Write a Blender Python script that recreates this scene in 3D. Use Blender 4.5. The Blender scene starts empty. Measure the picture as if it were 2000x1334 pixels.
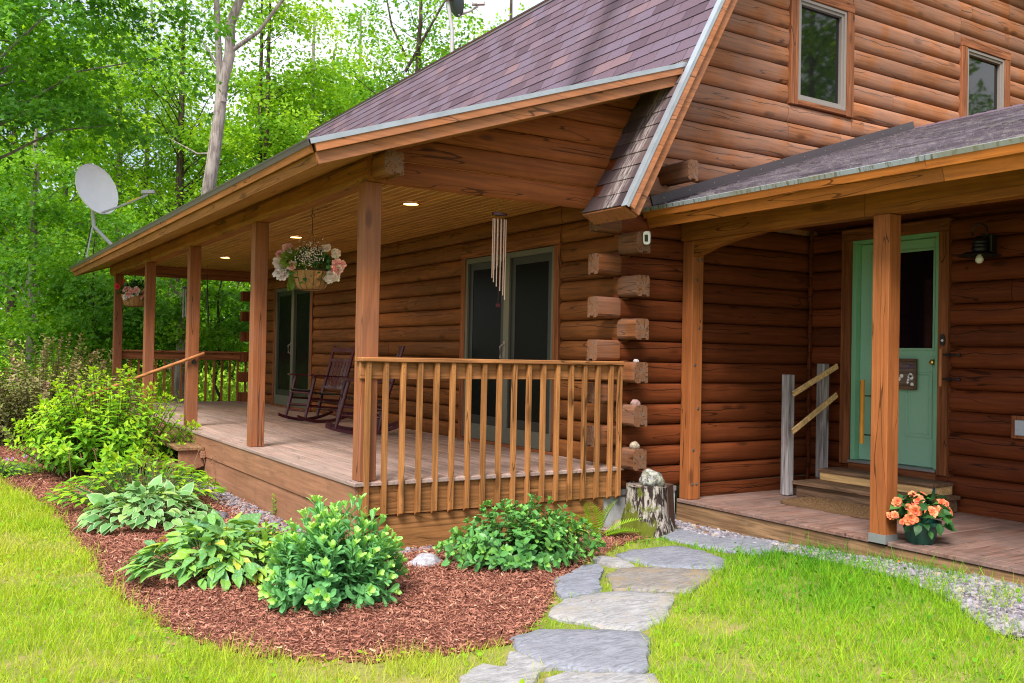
import bpy, math, random
import numpy as np
from mathutils import Vector

rng = np.random.default_rng(11)
random.seed(5)
G = -0.565                                   # ground level; the porch deck is z = 0
scene = bpy.context.scene
COL = scene.collection

# ------------------------------------------------------------------ camera
CAM = np.array([-2.753, -6.558, 0.989])
RIGHT = np.array([0.84528619, -0.53394942, 0.0197301])
DOWN = np.array([0.02459303, 0.0019928, -0.99969556])
FWD = np.array([0.53374754, 0.84551407, 0.01481592])
FOC = 1805.86
cam = bpy.data.cameras.new('camera')
cam.sensor_width = 36.0
cam.lens = FOC / 2000 * 36.0
cam.clip_end = 600
cam.clip_start = 0.05
camo = bpy.data.objects.new('camera', cam)
COL.objects.link(camo)
from mathutils import Matrix
camo.matrix_world = Matrix([[RIGHT[0], -DOWN[0], -FWD[0], CAM[0]], [RIGHT[1], -DOWN[1], -FWD[1], CAM[1]],
                            [RIGHT[2], -DOWN[2], -FWD[2], CAM[2]], [0, 0, 0, 1]])
scene.camera = camo


def ray(u, v):
    return FWD + RIGHT * (u - 1000) / FOC + DOWN * (v - 667) / FOC


def ground_spot(u, v, z=G):
    r = ray(u, v)
    return CAM + r * (z - CAM[2]) / r[2]


def deep(u, d, z=G):
    p = CAM + ray(u, 667) * d
    return np.array([p[0], p[1], z])


def project(P):
    q = np.asarray(P) - CAM
    d = q @ FWD
    return 1000 + FOC * (q @ RIGHT) / d, 667 + FOC * (q @ DOWN) / d, d


# ------------------------------------------------------------------ mesh builder
class MB:
    def __init__(s):
        s.V, s.F, s.T, s.M, s.E = [], [], [], [], []
        s.n = 0

    def arr(s, V, F, T=0.5, m=0, E=None):
        V = np.asarray(V, float).reshape(-1, 3)
        F = np.asarray(F, np.int64)
        s.V.append(V)
        s.F.append(F + s.n)
        s.T.append(np.broadcast_to(np.asarray(T, float), (len(F),)))
        s.M.append(np.full(len(F), m, np.int32))
        s.E.append(np.zeros(len(V)) if E is None else np.asarray(E, float))
        s.n += len(V)

    def add(s, V, F, T=0.5, m=0):
        V = np.asarray(V, float).reshape(-1, 3)
        by = {}
        for f in F:
            by.setdefault(len(f), []).append(f)
        first = True
        base = s.n
        for k, fs in by.items():
            fs = np.asarray(fs, np.int64)
            s.F.append(fs + base)
            s.T.append(np.full(len(fs), float(T)))
            s.M.append(np.full(len(fs), m, np.int32))
        s.V.append(V)
        s.E.append(np.zeros(len(V)))
        s.n += len(V)

    def box(s, x0, x1, y0, y1, z0, z1, T=0.5, m=0):
        V = [(x, y, z) for z in (z0, z1) for y in (y0, y1) for x in (x0, x1)]
        s.add(V, [(0, 2, 3, 1), (4, 5, 7, 6), (0, 1, 5, 4), (2, 6, 7, 3), (0, 4, 6, 2), (1, 3, 7, 5)], T, m)

    def hexa(s, A, B, T=0.5, m=0):
        """two matching quads (lists of 4 points) joined into a solid"""
        s.add(list(A) + list(B), [(3, 2, 1, 0), (4, 5, 6, 7), (0, 1, 5, 4), (1, 2, 6, 5), (2, 3, 7, 6), (3, 0, 4, 7)], T, m)

    def beam(s, p0, p1, w, h, up=(0, 0, 1), T=0.5, m=0):
        p0, p1, up = np.array(p0, float), np.array(p1, float), np.array(up, float)
        d = (p1 - p0) / np.linalg.norm(p1 - p0)
        x = np.cross(d, up)
        x /= np.linalg.norm(x)
        z = np.cross(x, d)
        c = [(-1, -1), (1, -1), (1, 1), (-1, 1)]
        A = [p0 + x * w / 2 * a + z * h / 2 * b for a, b in c]
        B = [p1 + x * w / 2 * a + z * h / 2 * b for a, b in c]
        s.hexa(A, B, T, m)

    def tube(s, P, R, n=8, T=0.5, m=0, caps=True, jit=0.0):
        P = np.asarray(P, float)
        k = len(P)
        R = np.broadcast_to(np.asarray(R, float), (k,))
        D = np.gradient(P, axis=0)
        D /= np.maximum(np.linalg.norm(D, axis=1, keepdims=True), 1e-9)
        ref = np.array([0, 0, 1.0]) if abs(D[:, 2]).mean() < 0.8 else np.array([1.0, 0, 0])
        X = np.cross(D, ref)
        X /= np.linalg.norm(X, axis=1, keepdims=True)
        Y = np.cross(D, X)
        a = np.arange(n) * 2 * math.pi / n
        rr = R[:, None] * (1 + jit * rng.standard_normal((k, n)))
        V = P[:, None] + (X[:, None] * np.cos(a)[None, :, None] + Y[:, None] * np.sin(a)[None, :, None]) * rr[:, :, None]
        i = np.arange(k - 1)[:, None] * n
        j = np.arange(n)[None]
        j2 = (j + 1) % n
        F = np.stack([i + j, i + n + j, i + n + j2, i + j2], -1).reshape(-1, 4)
        base = s.n
        s.arr(V.reshape(-1, 3), F, T, m)
        if caps:
            s.F.append(np.array([list(range(n))], np.int64) + base)
            s.F.append(np.array([list(range(n))[::-1]], np.int64) + base + (k - 1) * n)
            for _ in (0, 1):
                s.T.append(np.full(1, float(T)))
                s.M.append(np.full(1, m, np.int32))

    def lathe(s, prof, c=(0, 0, 0), n=24, T=0.5, m=0, ax=None):
        """prof: (radius, height) pairs, revolved about +Z through c, or about ax"""
        prof = np.asarray(prof, float)
        a = np.arange(n) * 2 * math.pi / n
        if ax is None:
            X, Y, Z = np.eye(3)
        else:
            Z = np.array(ax, float)
            Z /= np.linalg.norm(Z)
            X = np.cross([0, 0, 1.0] if abs(Z[2]) < .9 else [1.0, 0, 0], Z)
            X /= np.linalg.norm(X)
            Y = np.cross(Z, X)
        V = np.array(c) + prof[:, 1][:, None, None] * Z + prof[:, 0][:, None, None] * (np.cos(a)[None, :, None] * X + np.sin(a)[None, :, None] * Y)
        k = len(prof)
        i = np.arange(k - 1)[:, None] * n
        j = np.arange(n)[None]
        j2 = (j + 1) % n
        F = np.stack([i + j, i + j2, i + n + j2, i + n + j], -1).reshape(-1, 4)
        s.arr(V.reshape(-1, 3), F, T, m)

    def prism(s, poly, ext, T=0.5, m=0, capm=None):
        poly = np.asarray(poly, float)
        n = len(poly)
        V = np.concatenate([poly, poly + np.asarray(ext, float)])
        s.add(V, [(i, (i + 1) % n, (i + 1) % n + n, i + n) for i in range(n)], T, m)
        s.add(V, [tuple(range(n))[::-1], tuple(range(n, 2 * n))], T, m if capm is None else capm)


def wloc(o):
    v = Vector((0, 0, 0))
    while o is not None:
        v += o.location
        o = o.parent
    return np.array(v)


def obj(name, mb, mats, parent=None, smooth=False, bevel=0.0, loc=None):
    V = np.concatenate(mb.V)
    if loc is None:
        lo, hi = V.min(0), V.max(0)
        loc = np.array([(lo[0] + hi[0]) / 2, (lo[1] + hi[1]) / 2, lo[2]])
    loc = np.asarray(loc, float)
    me = bpy.data.meshes.new(name)
    me.vertices.add(len(V))
    me.vertices.foreach_set('co', (V - loc).astype(np.float32).ravel())
    L = np.concatenate([f.ravel() for f in mb.F]).astype(np.int32)
    tot = np.concatenate([np.full(len(f), f.shape[1], np.int32) for f in mb.F])
    start = np.concatenate([[0], np.cumsum(tot)[:-1]]).astype(np.int32)
    me.loops.add(len(L))
    me.loops.foreach_set('vertex_index', L)
    me.polygons.add(len(tot))
    me.polygons.foreach_set('loop_start', start)
    if not isinstance(mats, (list, tuple)):
        mats = [mats]
    for m in mats:
        me.materials.append(m)
    if len(mats) > 1:
        me.polygons.foreach_set('material_index', np.concatenate(mb.M))
    me.update(calc_edges=True)
    me.attributes.new('tone', 'FLOAT', 'FACE').data.foreach_set('value', np.concatenate(mb.T).astype(np.float32))
    E = np.concatenate(mb.E)
    if E.any():
        me.attributes.new('edge', 'FLOAT', 'POINT').data.foreach_set('value', E.astype(np.float32))
    me.polygons.foreach_set('use_smooth', np.full(len(tot), bool(smooth)))
    if smooth:
        if smooth is not True:
            me.set_sharp_from_angle(angle=math.radians(smooth))
    me.validate()
    o = bpy.data.objects.new(name, me)
    COL.objects.link(o)
    if parent is not None:
        o.parent = parent
        o.location = loc - wloc(parent)
    else:
        o.location = loc
    if bevel:
        b = o.modifiers.new('soft_edges', 'BEVEL')
        b.width = bevel
        b.segments = 1
        b.limit_method = 'ANGLE'
    return o


def tag(o, label, cat, group=None, kind=None):
    if label:
        o['label'] = label
    if cat:
        o['category'] = cat
    if group:
        o['group'] = group
    if kind:
        o['kind'] = kind
    return o


def thing(name, loc, label, cat, group=None):
    o = bpy.data.objects.new(name, None)
    o.empty_display_size = 0.1
    COL.objects.link(o)
    o.location = loc
    return tag(o, label, cat, group)


def copy_tree(o, parent=None):
    c = o.copy()
    COL.objects.link(c)
    if parent is not None:
        c.parent = parent
    for ch in list(o.children):
        copy_tree(ch, c)
    return c


# ------------------------------------------------------------------ materials
class NT:
    def __init__(s, name):
        s.m = bpy.data.materials.new(name)
        s.m.use_nodes = True
        s.t = s.m.node_tree
        s.b = s.t.nodes['Principled BSDF']
        s.out = s.t.nodes['Material Output']

    def n(s, typ, **k):
        x = s.t.nodes.new('ShaderNode' + typ)
        for a, b in k.items():
            setattr(x, a, b)
        return x

    def l(s, a, b):
        s.t.links.new(a, b)

    def val(s, sock, v):
        if isinstance(v, bpy.types.NodeSocket):
            s.l(v, sock)
        else:
            sock.default_value = v

    def math(s, op, a, b=0.5, c=0.5, clamp=False):
        x = s.n('Math', operation=op, use_clamp=clamp)
        s.val(x.inputs[0], a)
        s.val(x.inputs[1], b)
        s.val(x.inputs[2], c)
        return x.outputs[0]

    def vmath(s, op, a, b):
        x = s.n('VectorMath', operation=op)
        s.val(x.inputs[0], a)
        s.val(x.inputs[1], b)
        return x.outputs[0]

    def mix(s, f, a, b, mode='MIX'):
        x = s.n('Mix', data_type='RGBA', blend_type=mode)
        s.val(x.inputs[0], f)
        for i, v in ((6, a), (7, b)):
            s.val(x.inputs[i], v if isinstance(v, bpy.types.NodeSocket) else (*v, 1))
        return x.outputs[2]

    def noise(s, vec, scale, detail=3, rough=.55, dist=0.0, dim='3D'):
        x = s.n('TexNoise', noise_dimensions=dim)
        s.val(x.inputs['Vector'], vec)
        x.inputs['Scale'].default_value = scale
        x.inputs['Detail'].default_value = detail
        x.inputs['Roughness'].default_value = rough
        x.inputs['Distortion'].default_value = dist
        return x.outputs['Fac']

    def ramp(s, f, stops, interp='LINEAR'):
        x = s.n('ValToRGB')
        x.color_ramp.interpolation = interp
        e = x.color_ramp.elements
        while len(e) < len(stops):
            e.new(0.5)
        for el, (p, c) in zip(e, stops):
            el.position = p
            el.color = (*c, 1) if len(c) == 3 else c
        s.l(f, x.inputs[0])
        return x.outputs[0]

    def step(s, f, a, b):
        x = s.n('MapRange', interpolation_type='SMOOTHSTEP')
        s.val(x.inputs[0], f)
        x.inputs[1].default_value = a
        x.inputs[2].default_value = b
        return x.outputs[0]

    def attr(s, name='tone'):
        return s.n('Attribute', attribute_name=name).outputs['Fac']

    def pos(s, kind='Position'):
        if kind == 'Position':
            return s.n('NewGeometry').outputs['Position']
        return s.n('TexCoord').outputs[kind]

    def bump(s, h, strength=.3, dist=.01):
        x = s.n('Bump')
        x.inputs['Strength'].default_value = strength
        x.inputs['Distance'].default_value = dist
        s.l(h, x.inputs['Height'])
        s.l(x.outputs[0], s.b.inputs['Normal'])

    def fin(s, col, rough=.6, spec=.35, metal=0.0):
        s.val(s.b.inputs['Base Color'], col if isinstance(col, bpy.types.NodeSocket) else (*col, 1))
        s.val(s.b.inputs['Roughness'], rough)
        s.b.inputs['Specular IOR Level'].default_value = spec
        s.b.inputs['Metallic'].default_value = metal
        return s.m


def scl(c, k):
    return tuple(x * k for x in c)


def wood(name, base, axis='X', coord='Position', rough=.62, spec=.16, knots=.6, checks=None, grain=.55, tone=.5, bump=.25, blotch=.35, grey=0.0, dirt=0.0, crack=.75):
    t = NT(name)
    p = t.pos(coord)
    tn = t.attr()
    off = t.n('CombineXYZ')
    for i, k in enumerate((17.3, 9.1, 23.7)):
        t.l(t.math('MULTIPLY', tn, k), off.inputs[i])
    q = t.vmath('ADD', p, off.outputs[0])
    sc = {'X': (1, 22, 22), 'Y': (22, 1, 22), 'Z': (22, 22, 1)}[axis]
    s2 = {'X': (.5, 5, 5), 'Y': (5, .5, 5), 'Z': (5, 5, .5)}[axis]
    g1 = t.noise(t.vmath('MULTIPLY', q, sc), 1.6, 6, .62, .8)
    g2 = t.noise(t.vmath('MULTIPLY', q, s2), 1.1, 4, .6, .6)
    bl = t.noise(q, 2.1, 3, .6, .3)
    c = t.mix(t.step(g1, .34, .66), scl(base, 1 - grain), scl(base, 1 + .35 * grain))
    c = t.mix(t.math('MULTIPLY', t.step(g2, .45, .7), .55), c, scl(base, .62), 'MIX')
    c = t.mix(t.math('MULTIPLY', t.step(bl, .42, .72), blotch), c, (base[0] * .55, base[1] * .42, base[2] * .38))
    h = g1
    if knots:
        v = t.n('TexVoronoi')
        t.l(t.vmath('MULTIPLY', q, {'X': (1.5, 4.2, 4.2), 'Y': (4.2, 1.5, 4.2), 'Z': (4.2, 4.2, 1.5)}[axis]), v.inputs['Vector'])
        v.inputs['Scale'].default_value = 1.0
        c = t.mix(t.math('MULTIPLY', t.step(v.outputs['Distance'], .17, .06), knots), c, scl(base, .18))
    if checks:
        # long drying cracks that wander along each log
        z0, pitch = checks
        sx = t.n('SeparateXYZ')
        t.l(p, sx.inputs[0])
        fr = t.math('FRACT', t.math('DIVIDE', t.math('SUBTRACT', sx.outputs[2], z0), pitch))
        u = t.vmath('MULTIPLY', q, {'X': (1, 0, 0), 'Y': (0, 1, 0)}[axis])
        uo = t.n('CombineXYZ')
        t.l(t.math('MULTIPLY', tn, 91.0), uo.inputs[1])
        u = t.vmath('ADD', u, uo.outputs[0])
        w = t.noise(u, 1.5, 4, .62)
        line = t.math('ADD', t.math('MULTIPLY', w, .75), .28)
        dist = t.math('ABSOLUTE', t.math('SUBTRACT', fr, line))
        mk = t.step(t.noise(t.vmath('ADD', u, (31, 7, 3)), .9, 3), .47, .55)
        cr = t.math('MULTIPLY', t.step(dist, .026, .008), mk)
        c = t.mix(t.math('MULTIPLY', cr, .95), c, (.012, .005, .003))
        h = t.math('SUBTRACT', h, t.math('MULTIPLY', cr, 1.6))
    if crack:
        g3 = t.noise(t.vmath('MULTIPLY', q, {'X': (.45, 7, 7), 'Y': (7, .45, 7), 'Z': (7, 7, .45)}[axis]), 1.0, 2, .5, .3)
        ck = t.step(t.math('ABSOLUTE', t.math('SUBTRACT', g3, .57)), .007, .002)
        c = t.mix(t.math('MULTIPLY', ck, crack), c, scl(base, .10))
        h = t.math('SUBTRACT', h, ck)
    if grey:
        c = t.mix(t.math('MULTIPLY', t.step(bl, .35, .6), grey), c, (.30, .27, .26))
    if dirt:
        d = t.noise(p, 3.3, 5, .65)
        c = t.mix(t.math('MULTIPLY', t.step(d, .5, .68), dirt), c, (.06, .045, .035))
    f = t.math('MULTIPLY_ADD', tn, 2 * tone, 1 - tone)
    hs = t.n('HueSaturation')
    t.l(c, hs.inputs['Color'])
    t.l(f, hs.inputs['Value'])
    t.bump(h, bump, .006)
    return t.fin(hs.outputs[0], rough, spec)


def plain(name, col, rough=.5, spec=.4, metal=0.0, var=.15, scale=30, bump=0.0, tone=0.0, coord='Object'):
    t = NT(name)
    p = t.pos(coord)
    n = t.noise(p, scale, 4, .6)
    c = t.mix(n, scl(col, 1 - var), scl(col, 1 + var))
    if tone:
        hs = t.n('HueSaturation')
        t.l(c, hs.inputs['Color'])
        t.l(t.math('MULTIPLY_ADD', t.attr(), 2 * tone, 1 - tone), hs.inputs['Value'])
        c = hs.outputs[0]
    if bump:
        t.bump(n, bump, .01)
    return t.fin(c, rough, spec, metal)


def leaf(name, stops, trans=.35, rough=.45, spec=.3, edge=None, spots=None, tint=(1.25, 1.15, .5)):
    """stops: tone -> colour; light also passes through the blade"""
    t = NT(name)
    c = t.ramp(t.attr(), stops)
    if edge:
        c = t.mix(t.step(t.attr('edge'), edge[1], edge[1] + .12), c, edge[0])
    if spots:
        v = t.noise(t.pos('Object'), 70, 1)
        c = t.mix(t.math('MULTIPLY', t.step(v, .58, .62), .6), c, spots)
    t.fin(c, rough, spec)
    tr = t.n('BsdfTranslucent')
    t.l(t.mix(1.0, c, tint, 'MULTIPLY'), tr.inputs['Color'])
    ms = t.n('MixShader')
    ms.inputs[0].default_value = trans
    t.l(t.b.outputs[0], ms.inputs[1])
    t.l(tr.outputs[0], ms.inputs[2])
    t.l(ms.outputs[0], t.out.inputs['Surface'])
    return t.m


ZJ, PITCH = 0.176, 0.1943                    # log courses: joints at ZJ + k * PITCH
M = {}
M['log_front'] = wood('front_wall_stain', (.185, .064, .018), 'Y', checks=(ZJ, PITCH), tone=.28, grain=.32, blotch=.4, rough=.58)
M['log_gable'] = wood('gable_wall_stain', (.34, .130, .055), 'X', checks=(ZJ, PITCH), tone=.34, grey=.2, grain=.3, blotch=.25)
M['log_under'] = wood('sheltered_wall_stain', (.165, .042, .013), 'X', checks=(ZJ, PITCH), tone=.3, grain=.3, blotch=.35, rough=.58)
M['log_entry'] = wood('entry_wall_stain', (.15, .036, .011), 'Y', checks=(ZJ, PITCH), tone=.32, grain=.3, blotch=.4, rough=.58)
M['log_lintel'] = wood('lintel_stain', (.26, .075, .02), 'X', tone=.25, grain=.3, blotch=.35)
M['log_end'] = wood('log_end_stain', (.20, .072, .026), 'Y', tone=.3, grain=.4, grey=.15)
M['log_stub'] = wood('log_stub_stain', (.20, .066, .022), 'X', tone=.3, grain=.4, grey=.12)
M['trim_y'] = wood('fascia_stain', (.35, .135, .045), 'Y', tone=.25, grain=.25, blotch=.2)
M['trim_ell'] = wood('entry_fascia_stain', (.44, .145, .030), 'Y', tone=.3, grain=.28, blotch=.25, dirt=.15)
M['trim_x'] = wood('rake_stain', (.38, .145, .062), 'X', tone=.25, grain=.25, blotch=.2, grey=.08)
M['beam_y'] = wood('beam_stain', (.30, .105, .022), 'Y', tone=.25, grain=.3)
M['post'] = wood('post_stain', (.28, .098, .040), 'Z', tone=.25, grain=.25, blotch=.25, grey=.06)
M['post_red'] = wood('entry_post_stain', (.31, .102, .032), 'Z', tone=.25, grain=.25, blotch=.25)
M['casing'] = wood('casing_stain', (.25, .085, .033), 'Z', tone=.3)
M['casing_y'] = wood('head_casing_stain', (.25, .085, .033), 'Y', tone=.3)
M['casing_x'] = wood('window_head_stain', (.29, .105, .045), 'X', tone=.3)
M['casing_up'] = wood('window_casing_stain', (.29, .105, .045), 'Z', tone=.3)
M['baluster'] = wood('baluster_stain', (.36, .155, .052), 'Z', tone=.35, grain=.45, blotch=.2)
M['rail'] = wood('rail_stain', (.37, .16, .06), 'X', tone=.3, grain=.45)
M['rail_dark'] = wood('far_rail_stain', (.36, .14, .06), 'X', tone=.3)
M['baluster_dark'] = wood('far_baluster_stain', (.34, .13, .055), 'Z', tone=.3)
M['deck'] = wood('deck_paint', (.36, .245, .215), 'Y', knots=.2, tone=.3, grain=.35, blotch=.25, grey=.3, dirt=.2, rough=.5)
M['deck_x'] = wood('entry_deck_paint', (.225, .125, .10), 'X', knots=.3, tone=.35, grain=.45, grey=.2, dirt=.4)
M['skirt'] = wood('skirt_stain', (.32, .158, .092), 'Y', tone=.25, knots=.25, grain=.22, blotch=.2, dirt=.2, crack=.2)
M['skirt_x'] = wood('rim_stain', (.32, .145, .052), 'X', tone=.3, knots=.3, grain=.6, crack=.4)
M['edge_board'] = wood('deck_edge_stain', (.27, .16, .085), 'Y', tone=.35, dirt=.3)
M['ceiling'] = wood('ceiling_boards', (.50, .235, .070), 'Y', tone=.2, knots=.3, grain=.25, rough=.4)


def end_grain(name, base, cross):
    t = NT(name)
    p = t.pos('Object')
    sx = t.n('SeparateXYZ')
    t.l(p, sx.inputs[0])
    tn = t.attr()
    u = t.math('ADD', sx.outputs[cross], t.math('MULTIPLY_ADD', tn, .08, -.04))
    z = t.math('SUBTRACT', sx.outputs[2], t.math('MULTIPLY_ADD', tn, .10, .03))
    r = t.math('SQRT', t.math('ADD', t.math('MULTIPLY', u, u), t.math('MULTIPLY', z, z)))
    n = t.noise(p, 9, 3)
    ring = t.math('SINE', t.math('ADD', t.math('MULTIPLY', r, 520), t.math('MULTIPLY', n, 9)))
    ang = t.math('ARCTAN2', z, u)
    co = t.n('CombineXYZ')
    t.l(t.math('MULTIPLY', ang, 2.2), co.inputs[0])
    t.l(t.math('MULTIPLY', r, 4), co.inputs[1])
    t.l(t.math('MULTIPLY', tn, 40), co.inputs[2])
    rad = t.noise(co.outputs[0], 1.6, 3, .6)
    ck = t.math('MULTIPLY', t.step(t.math('ABSOLUTE', t.math('SUBTRACT', rad, .5)), .022, .006), t.step(r, .008, .03))
    c = t.mix(t.math('MULTIPLY_ADD', ring, .5, .5), scl(base, .72), base)
    c = t.mix(t.math('MULTIPLY', t.step(t.noise(p, 14, 4), .4, .7), .55), c, (.16, .12, .10))
    c = t.mix(t.math('MULTIPLY', ck, .9), c, (.02, .012, .008))
    t.bump(t.math('SUBTRACT', n, ck), .4, .006)
    return t.fin(c, .85, .1)


M['end_y'] = end_grain('log_end_grain', (.21, .095, .05), 0)
M['end_x'] = end_grain('log_stub_grain', (.21, .095, .05), 1)
M['grey_wood'] = wood('weathered_wood', (.36, .33, .34), 'Z', coord='Object', tone=.3, knots=.9, grain=.7)
M['new_wood'] = wood('new_pine', (.78, .50, .23), 'Y', coord='Object', tone=.25, knots=.4, grain=.35)
M['old_tread'] = wood('tread_wood', (.20, .12, .075), 'Y', coord='Object', tone=.3, dirt=.3)
M['dowel'] = wood('dowel_wood', (.85, .38, .06), 'Z', coord='Object', tone=.2, knots=0, grain=.25)
M['dowel_red'] = wood('dowel_stain', (.50, .20, .09), 'Z', coord='Object', tone=.2, knots=0, grain=.3)
M['handrail'] = wood('handrail_stain', (.42, .17, .065), 'X', coord='Object', tone=.2, knots=0, grain=.4)
M['chair'] = plain('burgundy_lacquer', (.062, .010, .018), .26, .4, var=.25, scale=14)
M['weave'] = plain('woven_seat', (.012, .008, .010), .6, .3, var=.4, scale=90)
M['metal_white'] = plain('drip_metal', (.32, .355, .41), .4, .5, .3, var=.3, scale=9, coord='Position')
t = NT('stained_drip_metal')
p = t.pos()
c_ = t.mix(t.step(t.noise(t.vmath('MULTIPLY', p, (8, 22, 4)), 1.6, 5, .7), .5, .62), (.27, .31, .35), (.10, .09, .055))
c_ = t.mix(t.math('MULTIPLY', t.step(t.noise(p, 2.3, 4), .42, .6), .7), c_, (.20, .20, .15))
M['metal_stained'] = t.fin(c_, .5, .3)
M['metal_dark'] = plain('flashing_metal', (.085, .068, .08), .4, .5, .3, var=.12, scale=6, coord='Position')
M['bolt'] = plain('steel_bolt', (.30, .28, .26), .4, .5, .9)
M['black'] = plain('black_iron', (.012, .012, .014), .4, .5)
M['brass'] = plain('brass', (.62, .42, .12), .28, .5, .95)
M['green_door'] = plain('green_paint', (.25, .47, .34), .45, .4, var=.06, scale=5, coord='Position')
M['green_frame'] = plain('green_frame_paint', (.20, .45, .28), .45, .4, var=.06, scale=5, coord='Position')
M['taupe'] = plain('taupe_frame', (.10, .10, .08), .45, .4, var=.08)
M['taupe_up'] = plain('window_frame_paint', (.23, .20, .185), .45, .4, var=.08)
M['concrete'] = plain('concrete', (.36, .36, .37), .85, .2, var=.25, scale=22, bump=.3)
M['white_plastic'] = plain('white_plastic', (.78, .78, .80), .35, .5, var=.03)
M['dish'] = plain('dish_paint', (.90, .90, .96), .45, .4, var=.06, scale=7)
M['dish_arm'] = plain('dish_arm_paint', (.42, .42, .45), .45, .4)
M['dish_dark'] = plain('dark_dish_paint', (.07, .085, .12), .45, .4, var=.1, scale=7)
M['galv'] = plain('galvanised_steel', (.34, .35, .37), .4, .5, .6, var=.15)
M['copper_tube'] = plain('chime_tube', (.50, .33, .25), .35, .5, .4, var=.1)
M['mat_coir'] = plain('coir', (.16, .095, .05), .95, .1, var=.5, scale=180, bump=.8)
M['coco'] = plain('coco_liner', (.36, .20, .09), .95, .1, var=.5, scale=60, bump=1.0)
M['pot'] = plain('green_pot', (.012, .065, .048), .35, .5, var=.1)
M['yellow'] = plain('yellow_label', (.65, .48, .05), .5)
M['plate_blue'] = plain('outlet_cover', (.42, .46, .55), .35, .5)
M['string'] = plain('cord', (.22, .17, .08), .8)


def glass(name, col=(.006, .007, .007), rough=.03, ior=1.75, spec=.6):
    t = NT(name)
    t.b.inputs['IOR'].default_value = ior
    w = t.noise(t.pos(), 1.4, 1)
    t.bump(w, .03, .05)
    return t.fin(col, rough, spec)


M['glass'] = glass('window_glass', ior=1.5)
M['screen'] = glass('screened_glass', (.006, .007, .007), .22, 1.17, .2)
M['door_glass'] = glass('door_glass', (.006, .003, .006), .06, 1.4)


def shingle(name, stops, lichen=0.0, stain=None, streak=0.0):
    t = NT(name)
    p = t.pos()
    c = t.ramp(t.attr(), stops)
    gr = t.noise(p, 160, 2, .7)
    c = t.mix(t.math('MULTIPLY', t.step(gr, .35, .65), .45), c, (.02, .015, .02), 'MIX')
    bl = t.noise(p, .9, 4, .6)
    c = t.mix(t.math('MULTIPLY', t.step(bl, .45, .75), .35), c, (.10, .06, .085))
    if stain:
        sx = t.n('SeparateXYZ')
        t.l(p, sx.inputs[0])
        d = t.math('ABSOLUTE', t.math('SUBTRACT', sx.outputs[1], t.math('MULTIPLY_ADD', t.noise(p, 1.3, 2), .5, stain[0] - .25)))
        c = t.mix(t.math('MULTIPLY', t.step(d, stain[1], .0), .6), c, (.03, .02, .027))
    if lichen:
        li = t.noise(p, 9, 6, .75, .4)
        c = t.mix(t.math('MULTIPLY', t.step(li, .5, .6), lichen), c, (.50, .47, .45))
        mo = t.noise(t.vmath('ADD', p, (5, 9, 2)), 5, 6, .75, .4)
        c = t.mix(t.math('MULTIPLY', t.step(mo, .52, .64), lichen * .8), c, (.10, .115, .045))
    if streak:
        sy = t.n('SeparateXYZ')
        t.l(p, sy.inputs[0])
        mk = t.math('MULTIPLY', t.step(t.math('ABSOLUTE', t.math('ADD', sy.outputs[1], .32)), .16, .03), t.step(t.noise(t.vmath('MULTIPLY', p, (6, 30, 3)), 1.5, 5, .7), .42, .6))
        c = t.mix(t.math('MULTIPLY', mk, streak), c, (.48, .42, .42))
    t.bump(gr, .35, .004)
    return t.fin(c, .8, .14)


SH = [(0, (.105, .070, .095)), (.35, (.155, .104, .138)), (.7, (.165, .125, .178)), (1, (.22, .138, .16))]
M['shingle'] = shingle('main_shingles', SH, stain=(1.45, .34))
M['shingle_edge'] = shingle('weathered_edge_shingles', [(0, (.05, .036, .04)), (.5, (.10, .068, .07)), (1, (.16, .11, .105))], streak=.6)
M['shingle_ell'] = shingle('entry_shingles', [(0, (.14, .115, .14)), (.5, (.23, .195, .24)), (1, (.32, .28, .32))], lichen=.28)

# ------------------------------------------------------------------ the cabin
cabin = thing('log_cabin', (2.55, 0.05, G), 'brown stained log cabin with steep shingled roof, long covered porch and entry wing', 'log cabin')


def rtone(a=.25, b=.75):
    return random.uniform(a, b)


TS = (0, .05, .14, .3, .5, .7, .86, .95, 1)


def log(mb, axis, a0, a1, face, z0, h, T, lo=0.0, hi=1.0, clamp=None, bulge=.044, back=.12, lat=1.0):
    """one log course facing -X (axis Y) or -Y (axis X); lo..hi keeps only part of its height"""
    ts = [lo] + [t for t in TS if lo < t < hi] + [hi]
    n = max(2, int(abs(a1 - a0) / (.12 if clamp else .5)) + 1)
    A = np.linspace(a0, a1, n)
    w = rng.normal(0, .0025, n)
    V = []
    for a, ww in zip(A, w):
        for t in ts:
            d = bulge * max(0, 1 - abs(2 * t - 1) ** 2.6) ** .52
            z = z0 + h * t
            if clamp:
                z = min(z, clamp(a))
            p = face + (bulge - d) + ww
            V.append((a, p, z) if axis == 'X' else (p, a, z))
    k = len(ts)
    F = []
    for i in range(n - 1):
        for j in range(k - 1):
            q = (i * k + j, (i + 1) * k + j, (i + 1) * k + j + 1, i * k + j + 1)
            F.append(q)
    b = len(V)
    zlo, zhi = z0 + h * lo, z0 + h * hi
    for a, i in ((A[0], 0), (A[-1], n - 1)):
        zz = min(zhi, clamp(a)) if clamp else zhi
        zl = min(zlo, clamp(a)) if clamp else zlo
        for z in (zz, zl):
            p = face + back
            V.append((a, p, z) if axis == 'X' else (p, a, z))
        F.append(tuple(range(i * k, i * k + k)) + (b, b + 1))
        b += 2
    mb.add(V, F, T)


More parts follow.
